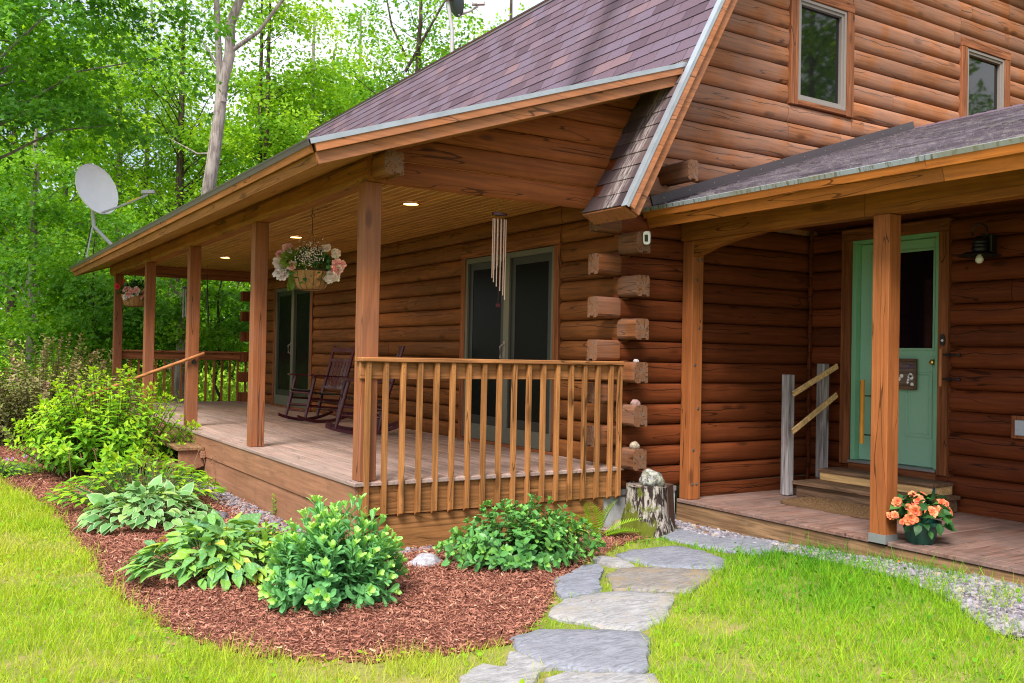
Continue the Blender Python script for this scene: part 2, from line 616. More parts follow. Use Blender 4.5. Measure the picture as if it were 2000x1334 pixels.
def wall(mb, axis, a0, a1_, face, k0, k1, holes=(), clamp=None, start=None, end=None, piece=(2.0, 5.5), trange=(.25, .75)):
    for k in range(k0, k1 + 1):
        z0 = ZJ + k * PITCH
        b0 = start(z0) if start else a0
        a1 = end(z0) if end else a1_
        if b0 >= a1:
            continue
        cuts = [b0]
        while cuts[-1] < a1:
            cuts.append(min(a1, cuts[-1] + random.uniform(*piece)))
        cuts = sorted(set(cuts) | {c for h in holes for c in h[:2] if b0 < c < a1})
        T = rtone(*trange)
        for c0, c1 in zip(cuts[:-1], cuts[1:]):
            if c1 - c0 < .02:
                continue
            T = min(1, max(0, T + random.uniform(-.18, .18)))
            spans = [(0.0, 1.0)]
            for h in holes:
                if c0 >= h[0] - 1e-6 and c1 <= h[1] + 1e-6:
                    f0, f1 = (h[2] - z0) / PITCH, (h[3] - z0) / PITCH
                    spans = [s for a, b in spans for s in ((a, min(b, f0)), (max(a, f1), b)) if s[1] - s[0] > .03]
            for lo, hi in spans:
                log(mb, axis, c0 + .0025, c1 - .0025, face, z0, PITCH - .006, T, lo, hi, clamp)


# ---- main roof geometry (gambrel): lower slope is steep
SM, SP, SE = 1.856, .340, .330
RX0, RZ0 = 2.133, 2.262


def main_z(x):
    return RZ0 + SM * (x - RX0)


def porch_z(x):
    return 2.437 + SP * (x + .554)


def unit(v):
    v = np.array(v, float)
    return v / np.linalg.norm(v)


# front wall behind the porch
SL = [(1.07, 2.88), (8.05, 9.86)]
mb = MB()
wall(mb, 'Y', .04, 11.32, 2.55, -1, 11, [(a - .1, b + .1, -.1, 2.205) for a, b in SL])
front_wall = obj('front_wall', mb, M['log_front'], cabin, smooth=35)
mb = MB()
mb.box(2.64, 2.70, .06, 11.3, -.05, 2.6)
obj('wall_core', mb, M['log_front'], cabin)

# gable wall
W1 = (4.86, 5.63, 3.72, 4.80)
W2 = (7.885, 8.69, 3.75, 4.85)
mb = MB()
wall(mb, 'X', 2.56, 12.3, .02, -2, 10, piece=(2.5, 6), trange=(.3, .7))
mb.box(3.44, 5.09, .008, .05, -.335, -.215, .35)
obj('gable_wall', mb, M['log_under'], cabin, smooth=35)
mb = MB()
def gable_start(z):
    t = z + PITCH
    return RX0 + (t - RZ0) / SM + .03 if t < 5.55 else 3.93 + (t - 5.6) / .45 + .16


wall(mb, 'X', 2.56, 12.3, .02, 11, 34, [(w[0] - .12, w[1] + .12, w[2] - .03, w[3] + .11) for w in (W1, W2)],
     start=gable_start, end=lambda z: 14.87 - gable_start(z), piece=(1.2, 5.5), trange=(.35, .7))
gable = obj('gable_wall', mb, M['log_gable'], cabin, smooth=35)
mb = MB()
mb.box(2.7, 12.2, .12, .16, -.2, 2.6)
mb.add([(2.75, .12, 2.6), (12.1, .12, 2.6), (10.7, .12, 5.2), (7.44, .12, 6.8), (4.2, .12, 5.2)], [(0, 1, 2, 3, 4)])
obj('wall_core', mb, M['log_entry'], cabin)

# logs closing the end of the porch roof
mb = MB()
for k in range(11, 18):
    z0 = ZJ + k * PITCH - .015
    x0 = max(.2, (z0 + .135 - 2.437) / SP - .554)
    x1 = RX0 + (z0 + PITCH - RZ0) / SM + .02
    if x0 < x1:
        log(mb, 'X', x0, x1, .02, z0, PITCH - .004, rtone(.3, .7), clamp=lambda a: porch_z(a) - .125, bulge=.022)
obj('porch_gable', mb, M['log_lintel'], cabin, smooth=35)


def end_profile(w, h, c=.018):
    """outline of a milled log end seen from the end: rounded outer side, grooved underneath"""
    return [(0, .03), (0, h - .04), (c * .5, h - .015), (c * 1.6, h), (w - c, h), (w, h - c), (w, .004), (w - .022, 0), (w - .03, 0), (w - .03, .016), (w - .085, .016),
            (w - .085, 0), (c * 1.8, 0), (c * .6, .01)]


for k in (-1, 1, 3, 5, 7, 9):                # ends of the front wall logs, past the corner
    z0 = ZJ + k * PITCH + .003
    mb = MB()
    mb.prism([(2.55 + a, -.205, z0 + b) for a, b in end_profile(.155, .188)], (0, .26, 0), rtone(.25, .7), 0, 1)
    obj('log_end', mb, [M['log_end'], M['end_y']], cabin, bevel=.004)
for k in (0, 2, 4, 6, 8, 10):                # ends of the gable wall logs, sticking out towards the porch
    z0 = ZJ + k * PITCH + .003
    mb = MB()
    mb.prism([(2.30, .018 + a, z0 + b) for a, b in end_profile(.155, .188)], (.258, 0, 0), rtone(.25, .7), 0, 1)
    obj('log_end', mb, [M['log_stub'], M['end_x']], cabin, bevel=.004)
for k in range(-1, 10, 2):                   # far corner
    z0 = ZJ + k * PITCH + .003
    mb = MB()
    mb.box(2.32, 2.56, 11.18, 11.33, z0, z0 + .188, rtone(.3, .5))
    obj('log_end', mb, M['casing'], cabin, bevel=.004)
mb = MB()                                    # plate log poking out under the rake
mb.prism([(3.0 + a, -.36, 2.605 + b) for a, b in end_profile(.125, .185)], (0, .44, 0), .5, 0, 1)
obj('log_end', mb, [M['log_end'], M['end_y']], cabin, bevel=.004)

mb = MB()
mb.box(2.40, 3.27, .035, .2, G - .1, -.235)
obj('foundation', mb, M['concrete'], cabin)
mb = MB()
mb.box(2.40, 3.27, .018, .033, -.26, -.215)
obj('sill_flashing', mb, M['galv'], cabin)


# ---- roofs
def shingles(mb, O, U, V, N, width, length, keep=None, matf=None, expo=.143, tab=.305, lift=.010):
    O, U, V, N = (np.array(a, float) for a in (O, U, V, N))
    for i in range(int(length / expo) + 1):
        v0, v1 = i * expo, min(length, (i + 1) * expo + .02)
        if v1 - v0 < .03:
            continue
        off = (i % 2) * tab / 2 + random.uniform(-.02, .02)
        j = 0
        row = rtone(.35, .65)
        while j * tab - off < width:
            u0, u1 = max(0, j * tab - off), min(width, (j + 1) * tab - off - .007)
            j += 1
            if u1 - u0 < .01 or (keep and not keep((u0 + u1) / 2, v0)):
                continue
            dj = random.uniform(-.003, .003)
            l0, l1 = lift + random.uniform(-.002, .002), .001
            vs = v0 + dj
            a, b = O + U * u0 + V * vs, O + U * u1 + V * vs
            c, d = O + U * u1 + V * v1, O + U * u0 + V * v1
            T = min(1, max(0, row + random.gauss(0, .24)))
            P = [a, b, a + N * l0, b + N * l0, c + N * l1, d + N * l1, c, d]
            mb.add(P, [(0, 1, 3, 2), (2, 3, 4, 5), (0, 2, 5, 7), (1, 6, 4, 3)], T, matf((u0 + u1) / 2, v0) if matf else 0)


def board(mb, P0, P1, A, a0, a1, B, b0, b1, T=.5, m=0):
    P0, P1, A, B = (np.array(x, float) for x in (P0, P1, A, B))
    q = [(a0, b0), (a1, b0), (a1, b1), (a0, b1)]
    mb.hexa([P0 + A * a + B * b for a, b in q], [P1 + A * a + B * b for a, b in q], T, m)


YF = 12.15                                   # far end of the roofs
VM = unit((1, 0, SM))
NM = np.array([-VM[2], 0, VM[0]])
LM = (5.60 - RZ0) / VM[2]
O = np.array([RX0, -.55, RZ0])
mb = MB()
Yv = np.array([0, 1.0, 0])
shingles(mb, O, Yv, VM, NM, YF + .55, LM, keep=lambda u, v: u < .58 or v > .45, matf=lambda u, v: 1 if (u < .62 and v < 1.5) else 0)
main_roof = obj('roof', mb, [M['shingle'], M['shingle_edge']], cabin)
mb = MB()
board(mb, O + Yv * .02, O + Yv * .60, VM, 0, LM, NM, -.155, -.003)
board(mb, O + Yv * .60, O + Yv * (YF + .53), VM, .42, LM, NM, -.155, -.003)
UP = unit((1, 0, .45))                       # shallow upper slope, out of sight from the ground
NU = np.array([-UP[2], 0, UP[0]])
TB = O + VM * LM
board(mb, TB + Yv * .02, TB + Yv * (YF + .53), UP, -.04, 3.85, NU, -.15, 0)
RB = TB + UP * 3.85
UD = unit((1, 0, -.45))
board(mb, RB + Yv * .02, RB + Yv * (YF + .53), UD, 0, 3.85, np.array([UD[2] * -1, 0, UD[0]]), -.15, 0)
RE = RB + UD * 3.85
VD = unit((1, 0, -SM))
board(mb, RE + Yv * .02, RE + Yv * (YF + .53), VD, 0, LM, np.array([-VD[2], 0, VD[0]]), -.15, 0)
obj('roof_deck', mb, M['log_entry'], main_roof)
mb = MB()
board(mb, TB + Yv * -.0, TB + Yv * (YF + .55), VM, -.09, .012, NM, .004, .014)
board(mb, TB + Yv * -.0, TB + Yv * (YF + .55), UP, -.01, .10, NU, 0, .02)
obj('roof_break_flashing', mb, M['metal_dark'], main_roof)
mb = MB()                                    # rake boards on the gable edge, and the closed end of the eave
for a, b, t0, t1, T in ((-.078, -.004, -.036, -.012, .62), (-.165, -.078, -.004, .02, .45)):
    board(mb, O, O + VM * (LM + .05), Yv, t0, t1, NM, a, b, T)
for sgn, S0, D, Nn, L in ((1, TB, UP, NU, 3.85), (1, RB, UD, np.array([-UD[2], 0, UD[0]]), 3.85), (1, RE, VD, np.array([-VD[2], 0, VD[0]]), LM)):
    board(mb, S0, S0 + D * L, Yv, -.02, .02, Nn, -.165, -.004, .5)
board(mb, O + Yv * .02, O + Yv * .60, VM, -.016, 0.0, NM, -.165, -.004, .4)
obj('rake_board', mb, M['trim_x'], main_roof, bevel=.003)
mb = MB()
board(mb, O - VM * .02, O + VM * (LM + .05), Yv, -.042, -.0365, NM, -.014, .012)
board(mb, O - VM * .02, O + VM * (LM + .05), Yv, -.042, .03, NM, .014, .017)
obj('drip_edge', mb, M['metal_white'], main_roof)

VP = unit((1, 0, SP))
NP = np.array([-VP[2], 0, VP[0]])
OP = np.array([-.554, -.45, 2.437])
LP = (2.93 + .554) / VP[0]
mb = MB()
shingles(mb, OP, Yv, VP, NP, YF + .45, LP, lift=.012)
porch_roof = obj('porch_roof', mb, M['shingle'], cabin)
mb = MB()
board(mb, OP + Yv * .02, OP + Yv * (YF + .43), VP, .02, LP, NP, -.145, -.003)
obj('soffit', mb, M['ceiling'], porch_roof)
PR = OP + VP * (LP - .09)
mb = MB()
for a, b, t0, t1, T in ((-.080, -.004, -.036, -.010, .6), (-.165, -.080, -.004, .02, .5)):
    board(mb, OP + Yv * (YF + .45), PR + Yv * (YF + .45), Yv, -t1, -t0, NP, a, b, T)
obj('rake_board', mb, M['trim_x'], porch_roof, bevel=.003)
mb = MB()
for a, b, t0, t1, T in ((-.080, -.004, -.036, -.010, .6), (-.165, -.080, -.004, .02, .5)):
    board(mb, OP, PR, Yv, t0, t1, NP, a, b, T)
obj('rake_board', mb, M['trim_x'], porch_roof, bevel=.003)
mb = MB()
for a, b, t0, t1, T in ((-.080, -.004, -.036, -.010, .6), (-.165, -.080, -.004, .018, .5)):
    y = -.45
    while y < YF:
        y2 = min(YF, y + random.uniform(3.2, 4.8))
        board(mb, OP + Yv * (y + .45 + .001), OP + Yv * (y2 + .45 - .001), VP, t0, t1, NP, a, b, T + random.uniform(-.12, .12))
        y = y2
obj('fascia', mb, M['trim_y'], porch_roof, bevel=.003)
mb = MB()
for S0, S1, A in ((OP - VP * .03, PR, Yv),):
    board(mb, S0, S1, A, -.043, -.0375, NP, -.022, .012)
    board(mb, S0, S1, A, -.043, .03, NP, .012, .015)
obj('drip_edge', mb, M['metal_white'], porch_roof)
mb = MB()
board(mb, OP - Yv * .03, OP + Yv * (YF + .47), VP, -.043, -.0375, NP, -.028, .010)
board(mb, OP - Yv * .03, OP + Yv * (YF + .47), VP, -.046, .02, NP, .010, .022)
obj('eave_edge', mb, M['metal_dark'], porch_roof)

# porch ceiling: narrow boards
mb = MB()
x = .20
while x < 2.56:
    y = .06
    while y < 11.3:
        y2 = min(11.3, y + random.uniform(2.2, 4.2))
        mb.box(x + .002, min(x + .0845, 2.575), y, y2 - .001, 2.492, 2.512, rtone(.25, .8))
        y = y2
    x += .0915
obj('porch_ceiling', mb, M['ceiling'], cabin, bevel=.004)
mb = MB()
mb.box(.19, 2.62, .05, 11.35, 2.4945, 2.54, .9)  # pale sheet behind the gaps puts the grooves' reflected light into colour
obj('ceiling_backing', mb, M['new_wood'], cabin)

# porch beam and posts
mb = MB()
mb.prism([(.20, -.02, 2.302), (.06, -.02, 2.302), (.035, -.02, 2.34), (.035, -.02, 2.45), (.06, -.02, 2.497), (.20, -.02, 2.497)], (0, 11.75, 0), .5)
beam = obj('porch_beam', mb, M['beam_y'], cabin, bevel=.004)
mb = MB()
mb.prism([(.075 + a, -.27, 2.318 + b) for a, b in end_profile(.155, .178)], (0, .25, 0), .8, 0, 1)
obj('beam_end', mb, [M['log_end'], M['end_y']], beam, bevel=.004)
mb = MB()
mb.box(.2, 2.56, 11.2, 11.34, 2.30, 2.49, .4)
obj('porch_beam', mb, M['rail_dark'], cabin, bevel=.004)
POSTY = (.018, 2.82, 5.60, 8.38, 11.17)
for y in POSTY:
    mb = MB()
    mb.box(.045, .185, y, y + .14, 0, 2.302, rtone(.4, .6))
    obj('porch_post', mb, M['post'], cabin, bevel=.006)

# porch deck
mb = MB()
x = -.012
while x < 2.56:
    y = -.03
    first = x < 0
    while y < 11.4:
        y2 = min(11.4, y + random.uniform(2.5, 4.9))
        mb.box(x, min(x + .137, 2.6), y + .0015, y2 - .0015, -.032, random.uniform(-.002, .001), rtone(.3, .75))
        y = y2
    x += .1415
deck = obj('porch_deck', mb, M['deck'], cabin, bevel=.004)
mb = MB()
y = 0
for y0, y1 in ((.0, 3.66), (3.664, 7.3), (7.304, 11.38)):
    mb.box(.0, .035, y0, y1, -.262, -.033, rtone(.4, .6))
for y0, y1 in ((.016, 4.2), (4.204, 8.1), (8.104, 11.38)):
    mb.box(.014, .045, y0, y1, G - .03, -.268, rtone(.5, .75))
obj('skirt_board', mb, M['skirt'], deck, bevel=.003)
mb = MB()
mb.box(.036, 2.54, 0, .035, -.266, -.033, .5)
mb.box(.046, 2.40, .014, .045, G - .03, -.272, .55)
obj('rim_board', mb, M['skirt_x'], deck, bevel=.003)


def railing(y, out, xs, top, mats, cut=True, x0=.02, x1=2.56):
    """out = -1: balusters on the -Y side"""
    mb = MB()
    ya, yb = (y - .055, y + .095) if out < 0 else (y - .095, y + .055)
    mb.box(x0, x1, ya, yb, top - .034, top, .55)
    r = obj('railing', mb, mats[0], cabin, bevel=.005)
    mb = MB()
    mb.box(max(x0, .186) if not cut else .03, x1, y + (.0 if out < 0 else -.035), y + (.035 if out < 0 else 0), top - .165, top - .036, .4)
    obj('rail_beam', mb, mats[0], r, bevel=.003)
    for x in xs:
        mb = MB()
        ya, yb = (y - .042, y - .004) if out < 0 else (y + .004, y + .042)
        z = -.285 if cut else -.2
        zs = .03 if cut else 0
        s = .019
        A = [(x - s, ya, z + zs), (x + s, ya, z + zs), (x + s, yb, z), (x - s, yb, z)]
        B = [(x - s, ya, top - .036), (x + s, ya, top - .036), (x + s, yb, top - .036), (x - s, yb, top - .036)]
        mb.hexa(A, B, rtone(.3, .75))
        if cut:
            for zz in (top - .075, top - .125, -.19):
                mb.lathe([(0, .002), (.004, .002), (.004, -.001)], (x, ya, zz), 6, m=1, ax=(0, -1, 0))
        obj('baluster', mb, [mats[1], M['black']], r, bevel=.003)
    return r


railing(.0, -1, [.085 + i * .1465 for i in range(17)] + [2.53], .952, (M['rail'], M['baluster']))
railing(11.30, 1, [.35 + i * .15 for i in range(15)], .952, (M['rail_dark'], M['baluster_dark']), cut=False, x0=.18, x1=2.4)

# ---- sliding doors on the porch
for (a, b) in SL:
    xf = 2.55
    mb = MB()
    mb.box(xf - .012, xf + .06, a - .10, a - .001, 0, 2.105, .45)
    mb.box(xf - .012, xf + .06, b + .001, b + .10, 0, 2.105, .4)
    mb.box(xf - .014, xf + .06, a - .10, b + .10, 2.107, 2.215, .55, 1)
    mb.box(xf - .03, xf + .06, a - .1, b + .1, .0, .028, .5, 1)
    cas = obj('sliding_door', mb, [M['casing'], M['casing_y']], cabin, bevel=.003)
    mid = (a + b) / 2
    mb = MB()
    x0, x1 = xf - .002, xf + .075
    for y0, y1 in ((a, a + .045), (mid - .055, mid + .055), (b - .045, b)):
        mb.box(x0, x1, y0, y1, .03, 2.10)
    for z0, z1 in ((.03, .20), (2.04, 2.10)):
        mb.box(x0 + .002, x1, a + .045, mid - .055, z0, z1)
        mb.box(x0 + .002, x1, mid + .055, b - .045, z0, z1)
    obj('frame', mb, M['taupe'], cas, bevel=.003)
    for y0, y1 in ((a + .045, mid - .055), (mid + .055, b - .045)):
        mb = MB()
        mb.box(x0 + .03, x1 - .02, y0, y1, .20, 2.04)
        obj('pane', mb, M['screen'], cas)
        mb = MB()
        for p, q, z0, z1 in ((y0, y0 + .09, .2, 2.04), (y1 - .09, y1, .2, 2.04)):
            mb.box(x0 + .026, x0 + .034, p, q, z0, z1)
        mb.box(x0 + .026, x0 + .034, y0 + .09, y1 - .09, .2, .3)
        mb.box(x0 + .026, x0 + .034, y0 + .09, y1 - .09, 1.96, 2.04)
        obj('sash', mb, M['black'], cas)
    mb = MB()
    mb.tube([(x0 - .005, mid + .02, .94), (x0 - .05, mid + .02, .96), (x0 - .055, mid + .02, 1.08), (x0 - .005, mid + .02, 1.11)], .011, 8)
    mb.box(x0 - .008, x0, mid - .0, mid + .04, .92, 1.14)
    obj('handle', mb, M['taupe_up'], cas)

# ---- upstairs windows
for w in (W1, W2):
    x0, x1, z0, z1 = w
    yf = .02
    mb = MB()
    mb.box(x0 - .12, x0 - .002, yf - .022, yf + .05, z0 - .06, z1 + .005, .5)
    mb.box(x1 + .002, x1 + .12, yf - .022, yf + .05, z0 - .06, z1 + .005, .4)
    mb.box(x0 - .12, x1 + .12, yf - .025, yf + .05, z1 + .007, z1 + .115, .55, 1)
    mb.box(x0 - .001, x1 + .001, yf - .02, yf + .05, z0 - .05, z0 - .002, .45, 1)
    win = obj('window', mb, [M['casing_up'], M['casing_x']], cabin, bevel=.004)
    mb = MB()
    for i, (d, y) in enumerate(((0.0, -.012), (.03, .004))):
        a, b, c, e = x0 + d, x1 - d, z0 + d, z1 - d
        t = .032
        mb.box(a, a + t, yf + y, yf + .06, c, e)
        mb.box(b - t, b, yf + y, yf + .06, c, e)
        mb.box(a + t, b - t, yf + y, yf + .06, c, c + t)
        mb.box(a + t, b - t, yf + y, yf + .06, e - t, e)
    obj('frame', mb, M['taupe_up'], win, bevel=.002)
    mb = MB()
    mb.box(x0 + .06, x1 - .06, yf + .045, yf + .055, z0 + .06, z1 - .06)
    obj('pane', mb, M['glass'], win)

# ---- entry wing
mb = MB()
wall(mb, 'Y', -7.2, .0, 5.09, -2, 10, [(-1.575, -.41, -.03, 2.32)], piece=(1.5, 5))
mb.box(5.09, 5.13, -7.2, 0, -.34, -.212, .4)
obj('entry_wall', mb, M['log_entry'], cabin, smooth=35)
mb = MB()
mb.box(5.19, 5.25, -7.2, -1.576, -.3, 2.5)
mb.box(5.19, 5.25, -.409, .0, -.3, 2.5)
mb.box(5.19, 5.25, -1.576, -.409, 2.32, 2.5)
obj('wall_core', mb, M['log_entry'], cabin)
mb = MB()
for i in range(14):
    z = -.33 + i * PITCH
    mb.box(5.052, 5.09, -.036, -.004 - .012 * (i % 2), z, min(z + PITCH - .002, 2.4), .3)
obj('corner_trim', mb, M['log_entry'], cabin, bevel=.004)

VE = unit((1, 0, SE))
NE = np.array([-VE[2], 0, VE[0]])
OE = np.array([2.82, .016, 2.362])
LE = (6.9 - 2.82) / VE[0]
Yn = np.array([0, -1.0, 0])
LY = 7.3
mb = MB()
shingles(mb, OE, Yn, VE, NE, LY, LE, lift=.017)
entry_roof = obj('entry_roof', mb, M['shingle_ell'], cabin)
mb = MB()
board(mb, OE + Yn * .0, OE + Yn * LY, VE, .02, LE, NE, -.15, -.003)
RG = OE + VE * LE
VG = unit((1, 0, -SE))
board(mb, RG, RG + Yn * LY, VG, 0, 4.4, np.array([-VG[2], 0, VG[0]]), -.15, -.003)
mb.box(3.27, 5.2, -LY, .0, 2.36, 2.385, .3)
obj('soffit', mb, M['log_entry'], entry_roof)
mb = MB()
y = -.0
while y > -LY + .2:
    mb.hexa([RG + Yn * -y + VE * -.13 + NE * .012, RG + Yn * -y + NE * .03, RG + Yn * -y + VG * .13 + np.array([-VG[2], 0, VG[0]]) * .012, RG + Yn * -y + NE * -.01],
            [RG + Yn * (-y + .15) + VE * -.13 + NE * .004, RG + Yn * (-y + .15) + NE * .022, RG + Yn * (-y + .15) + VG * .13 + np.array([-VG[2], 0, VG[0]]) * .004, RG + Yn * (-y + .15) + NE * -.01], rtone(.1, .6))
    y -= .143
obj('ridge_cap', mb, M['shingle'], entry_roof)
mb = MB()
FL0 = OE + VE * .10
board(mb, FL0, OE + VE * (LE - .05), Yn, -.004, .012, NE, .0, .10)
board(mb, FL0, OE + VE * (LE - .05), Yn, .012, .10, NE, .012, .017)
fl = obj('flashing', mb, M['metal_dark'], entry_roof)
mb = MB()
for i in range(12):
    mb.lathe([(0, .004), (.007, .003), (.008, 0)], FL0 + VE * (.15 + i * .34) + Yn * .012 + NE * .055, 8, ax=(0, -1, 0))
obj('screw', mb, M['bolt'], entry_roof)
mb = MB()
for a, b, t0, t1, T0 in ((-.080, -.004, -.038, -.012, .55), (-.182, -.080, -.004, .018, .42)):
    for y0, y1, T in ((0, 2.86 if a > -.1 else 2.95, T0), (2.862 if a > -.1 else 2.952, LY, T0 + .3)):
        board(mb, OE + Yn * y0, OE + Yn * y1, VE, t0, t1, NE, a, b, T)
obj('fascia', mb, M['trim_ell'], entry_roof, bevel=.003)
mb = MB()
board(mb, OE, OE + Yn * LY, VE, -.043, -.0375, NE, -.019, .012)
board(mb, OE, OE + Yn * LY, VE, -.043, .02, NE, .012, .015)
obj('drip_edge', mb, M['metal_stained'], entry_roof)

mb = MB()
mb.box(3.275, 3.405, -2.02, .015, 2.102, 2.30, .5)
mb.box(3.275, 3.405, -LY, -2.023, 2.102, 2.30, .6)
obj('entry_beam', mb, M['beam_y'], cabin, bevel=.004)
mb = MB()
mb.box(3.305, 3.445, -.12, .018, -.335, 2.10, .55)
post = obj('entry_post', mb, M['post_red'], cabin, bevel=.006)
for x, z in ((3.375, 1.92), (3.42, 1.93), (3.36, 1.73), (3.40, 1.28), (3.35, .93), (3.40, .52), (3.35, .13), (3.345, -.19), (3.395, -.19)):
    mb = MB()
    mb.lathe([(0, .002), (.008, .003), (.009, .0), (.015, .001), (.016, -.004)], (x, -.1215, z), 10, ax=(0, -1, 0))
    obj('bolt', mb, M['bolt'], post)
mb = MB()
mb.prism([(3.31, -.122, 2.10), (3.31, -.122, 1.95), (3.31, -.35, 2.015), (3.31, -.62, 2.065), (3.31, -.95, 2.098)], (.09, 0, 0), .5)
obj('knee_brace', mb, M['beam_y'], cabin, bevel=.004)
mb = MB()
mb.box(3.26, 3.40, -2.253, -2.11, -.335, 2.10, .62)
post = obj('entry_post', mb, M['post_red'], cabin, bevel=.006)
mb = MB()
mb.box(3.2575, 3.4025, -2.2555, -2.1075, -.355, -.288)
obj('post_base', mb, M['galv'], post)

mb = MB()
mb.box(3.27, 3.41, -7, -2.262, -.367, -.335, .45)
mb.box(3.27, 3.41, -2.10, .012, -.367, -.335, .55)
y = .0
while y > -7:
    mb.box(3.415, 5.085, y - .137, y, -.367, -.335 + random.uniform(-.003, .002), rtone(.25, .75))
    y -= .142
ed = obj('entry_deck', mb, M['deck_x'], cabin, bevel=.004)
mb = MB()
mb.box(3.285, 3.32, -1.9, .03, G - .08, -.372, .5)
mb.box(3.285, 3.32, -7, -1.903, G - .08, -.374, .55)
obj('edge_board', mb, M['edge_board'], ed, bevel=.004)

# green entry door
mb = MB()
mb.box(5.065, 5.16, -.525, -.41, -.03, 2.204, .5)
mb.box(5.065, 5.16, -1.575, -1.476, -.03, 2.204, .55)
mb.box(5.062, 5.16, -1.575, -.41, 2.206, 2.32, .4, 1)
mb.box(5.06, 5.20, -1.474, -.527, -.10, -.012, .6, 1)
door = obj('entry_door', mb, [M['casing'], M['casing_y']], cabin, bevel=.003)
mb = MB()
mb.box(5.085, 5.22, -.575, -.527, .015, 2.165)
mb.box(5.085, 5.22, -1.474, -1.436, .015, 2.165)
mb.box(5.085, 5.22, -1.474, -.527, 2.167, 2.204)
obj('frame', mb, M['green_frame'], door, bevel=.003)
mb = MB()
mb.box(5.04, 5.20, -1.472, -.529, -.01, .013)
obj('sill', mb, M['galv'], door, bevel=.003)
mb = MB()
D0, D1 = -1.432, -.578
py0, py1, pz0, pz1 = -1.375, -.72, 1.13, 2.05
xs = 5.155
mb.box(xs, xs + .04, D0, py0, .02, 2.16)
mb.box(xs, xs + .04, py1, D1, .02, 2.16)
mb.box(xs, xs + .04, py0, py1, .02, pz0)
mb.box(xs, xs + .04, py0, py1, pz1, 2.16)


def moulding(y0, y1, z0, z1, w=.022, d=.012):
    for a, b, c, e in ((y0, y0 + w, z0, z1), (y1 - w, y1, z0, z1), (y0 + w, y1 - w, z0, z0 + w), (y0 + w, y1 - w, z1 - w, z1)):
        mb.box(xs - d, xs - .0005, a, b, c, e)


moulding(py0 - .02, py1 + .02, pz0 - .02, pz1 + .02)
for a, b in ((-1.375, -1.10), (-.995, -.72)):
    moulding(a, b, .29, .92, .016, .010)
    moulding(a + .035, b - .035, .325, .885, .012, .007)
obj('door_leaf', mb, M['green_door'], door, bevel=.003)
mb = MB()
mb.box(xs + .012, xs + .02, py0, py1, pz0, pz1)
obj('pane', mb, M['door_glass'], door)
mb = MB()
mb.lathe([(0, -.075), (.020, -.07), (.029, -.05), (.024, -.035), (.012, -.03), (.012, -.008), (.032, -.006), (.032, 0)], (xs, -1.40, 1.0), 18, ax=(1, 0, 0))
obj('knob', mb, M['brass'], door, smooth=40)

# ---- porch steps and handrail
mb = MB()
mb.box(-.315, -.004, 4.44, 5.75, -.185, -.147, .55)
steps = obj('porch_steps', mb, M['edge_board'], cabin, bevel=.005)
for a, b, z in ((-.60, -.30, -.33), (-.89, -.585, -.475)):
    mb = MB()
    mb.box(a, b, 4.44, 5.75, z - .038, z, .5)
    obj('tread', mb, M['edge_board'], steps, bevel=.005)
for y in (4.475, 5.68):
    mb = MB()
    P = [(-.004, y, -.19), (-.285, y, -.19), (-.285, y, -.372), (-.57, y, -.372), (-.57, y, -.517), (-.86, y, -.517), (-.86, y, G - .02), (-.62, y, G - .02), (-.004, y, -.37)]
    mb.prism(P, (0, .04, 0), .45)
    obj('stringer', mb, M['skirt'], steps, bevel=.003)
mb = MB()
mb.box(-.05, -.002, 4.415, 4.47, -.275, -.19, .7)
obj('cleat', mb, M['skirt'], steps, bevel=.003)
mb = MB()
mb.box(-1.02, -.925, 5.60, 5.695, G - .02, .50, .5)
mb.add([(-1.02, 5.60, .502), (-.925, 5.60, .502), (-.925, 5.695, .502), (-1.02, 5.695, .502), (-.972, 5.647, .53)], [(0, 1, 4), (1, 2, 4), (2, 3, 4), (3, 0, 4)], .5)
nw = obj('handrail_post', mb, M['post'], cabin, bevel=.004)
mb = MB()
mb.tube([(.24, 5.56, .935), (-.4, 5.565, .685), (-1.12, 5.57, .395)], [.021, .021, .021], 10, .6)
obj('handrail', mb, M['handrail'], cabin, smooth=60)
mb = MB()
mb.tube([(.12, 5.598, .82), (.12, 5.575, .80), (.12, 5.56, .86)], [.012, .010, .009], 6)
mb.lathe([(0, 0), (.03, 0), (.03, .008), (0, .008)], (.12, 5.598, .82), 10, ax=(0, -1, 0))
obj('bracket', mb, M['black'], cabin)

# ------------------------------------------------------------------ things on the porch
def px(u, v, d):
    return CAM + ray(u, v) * d


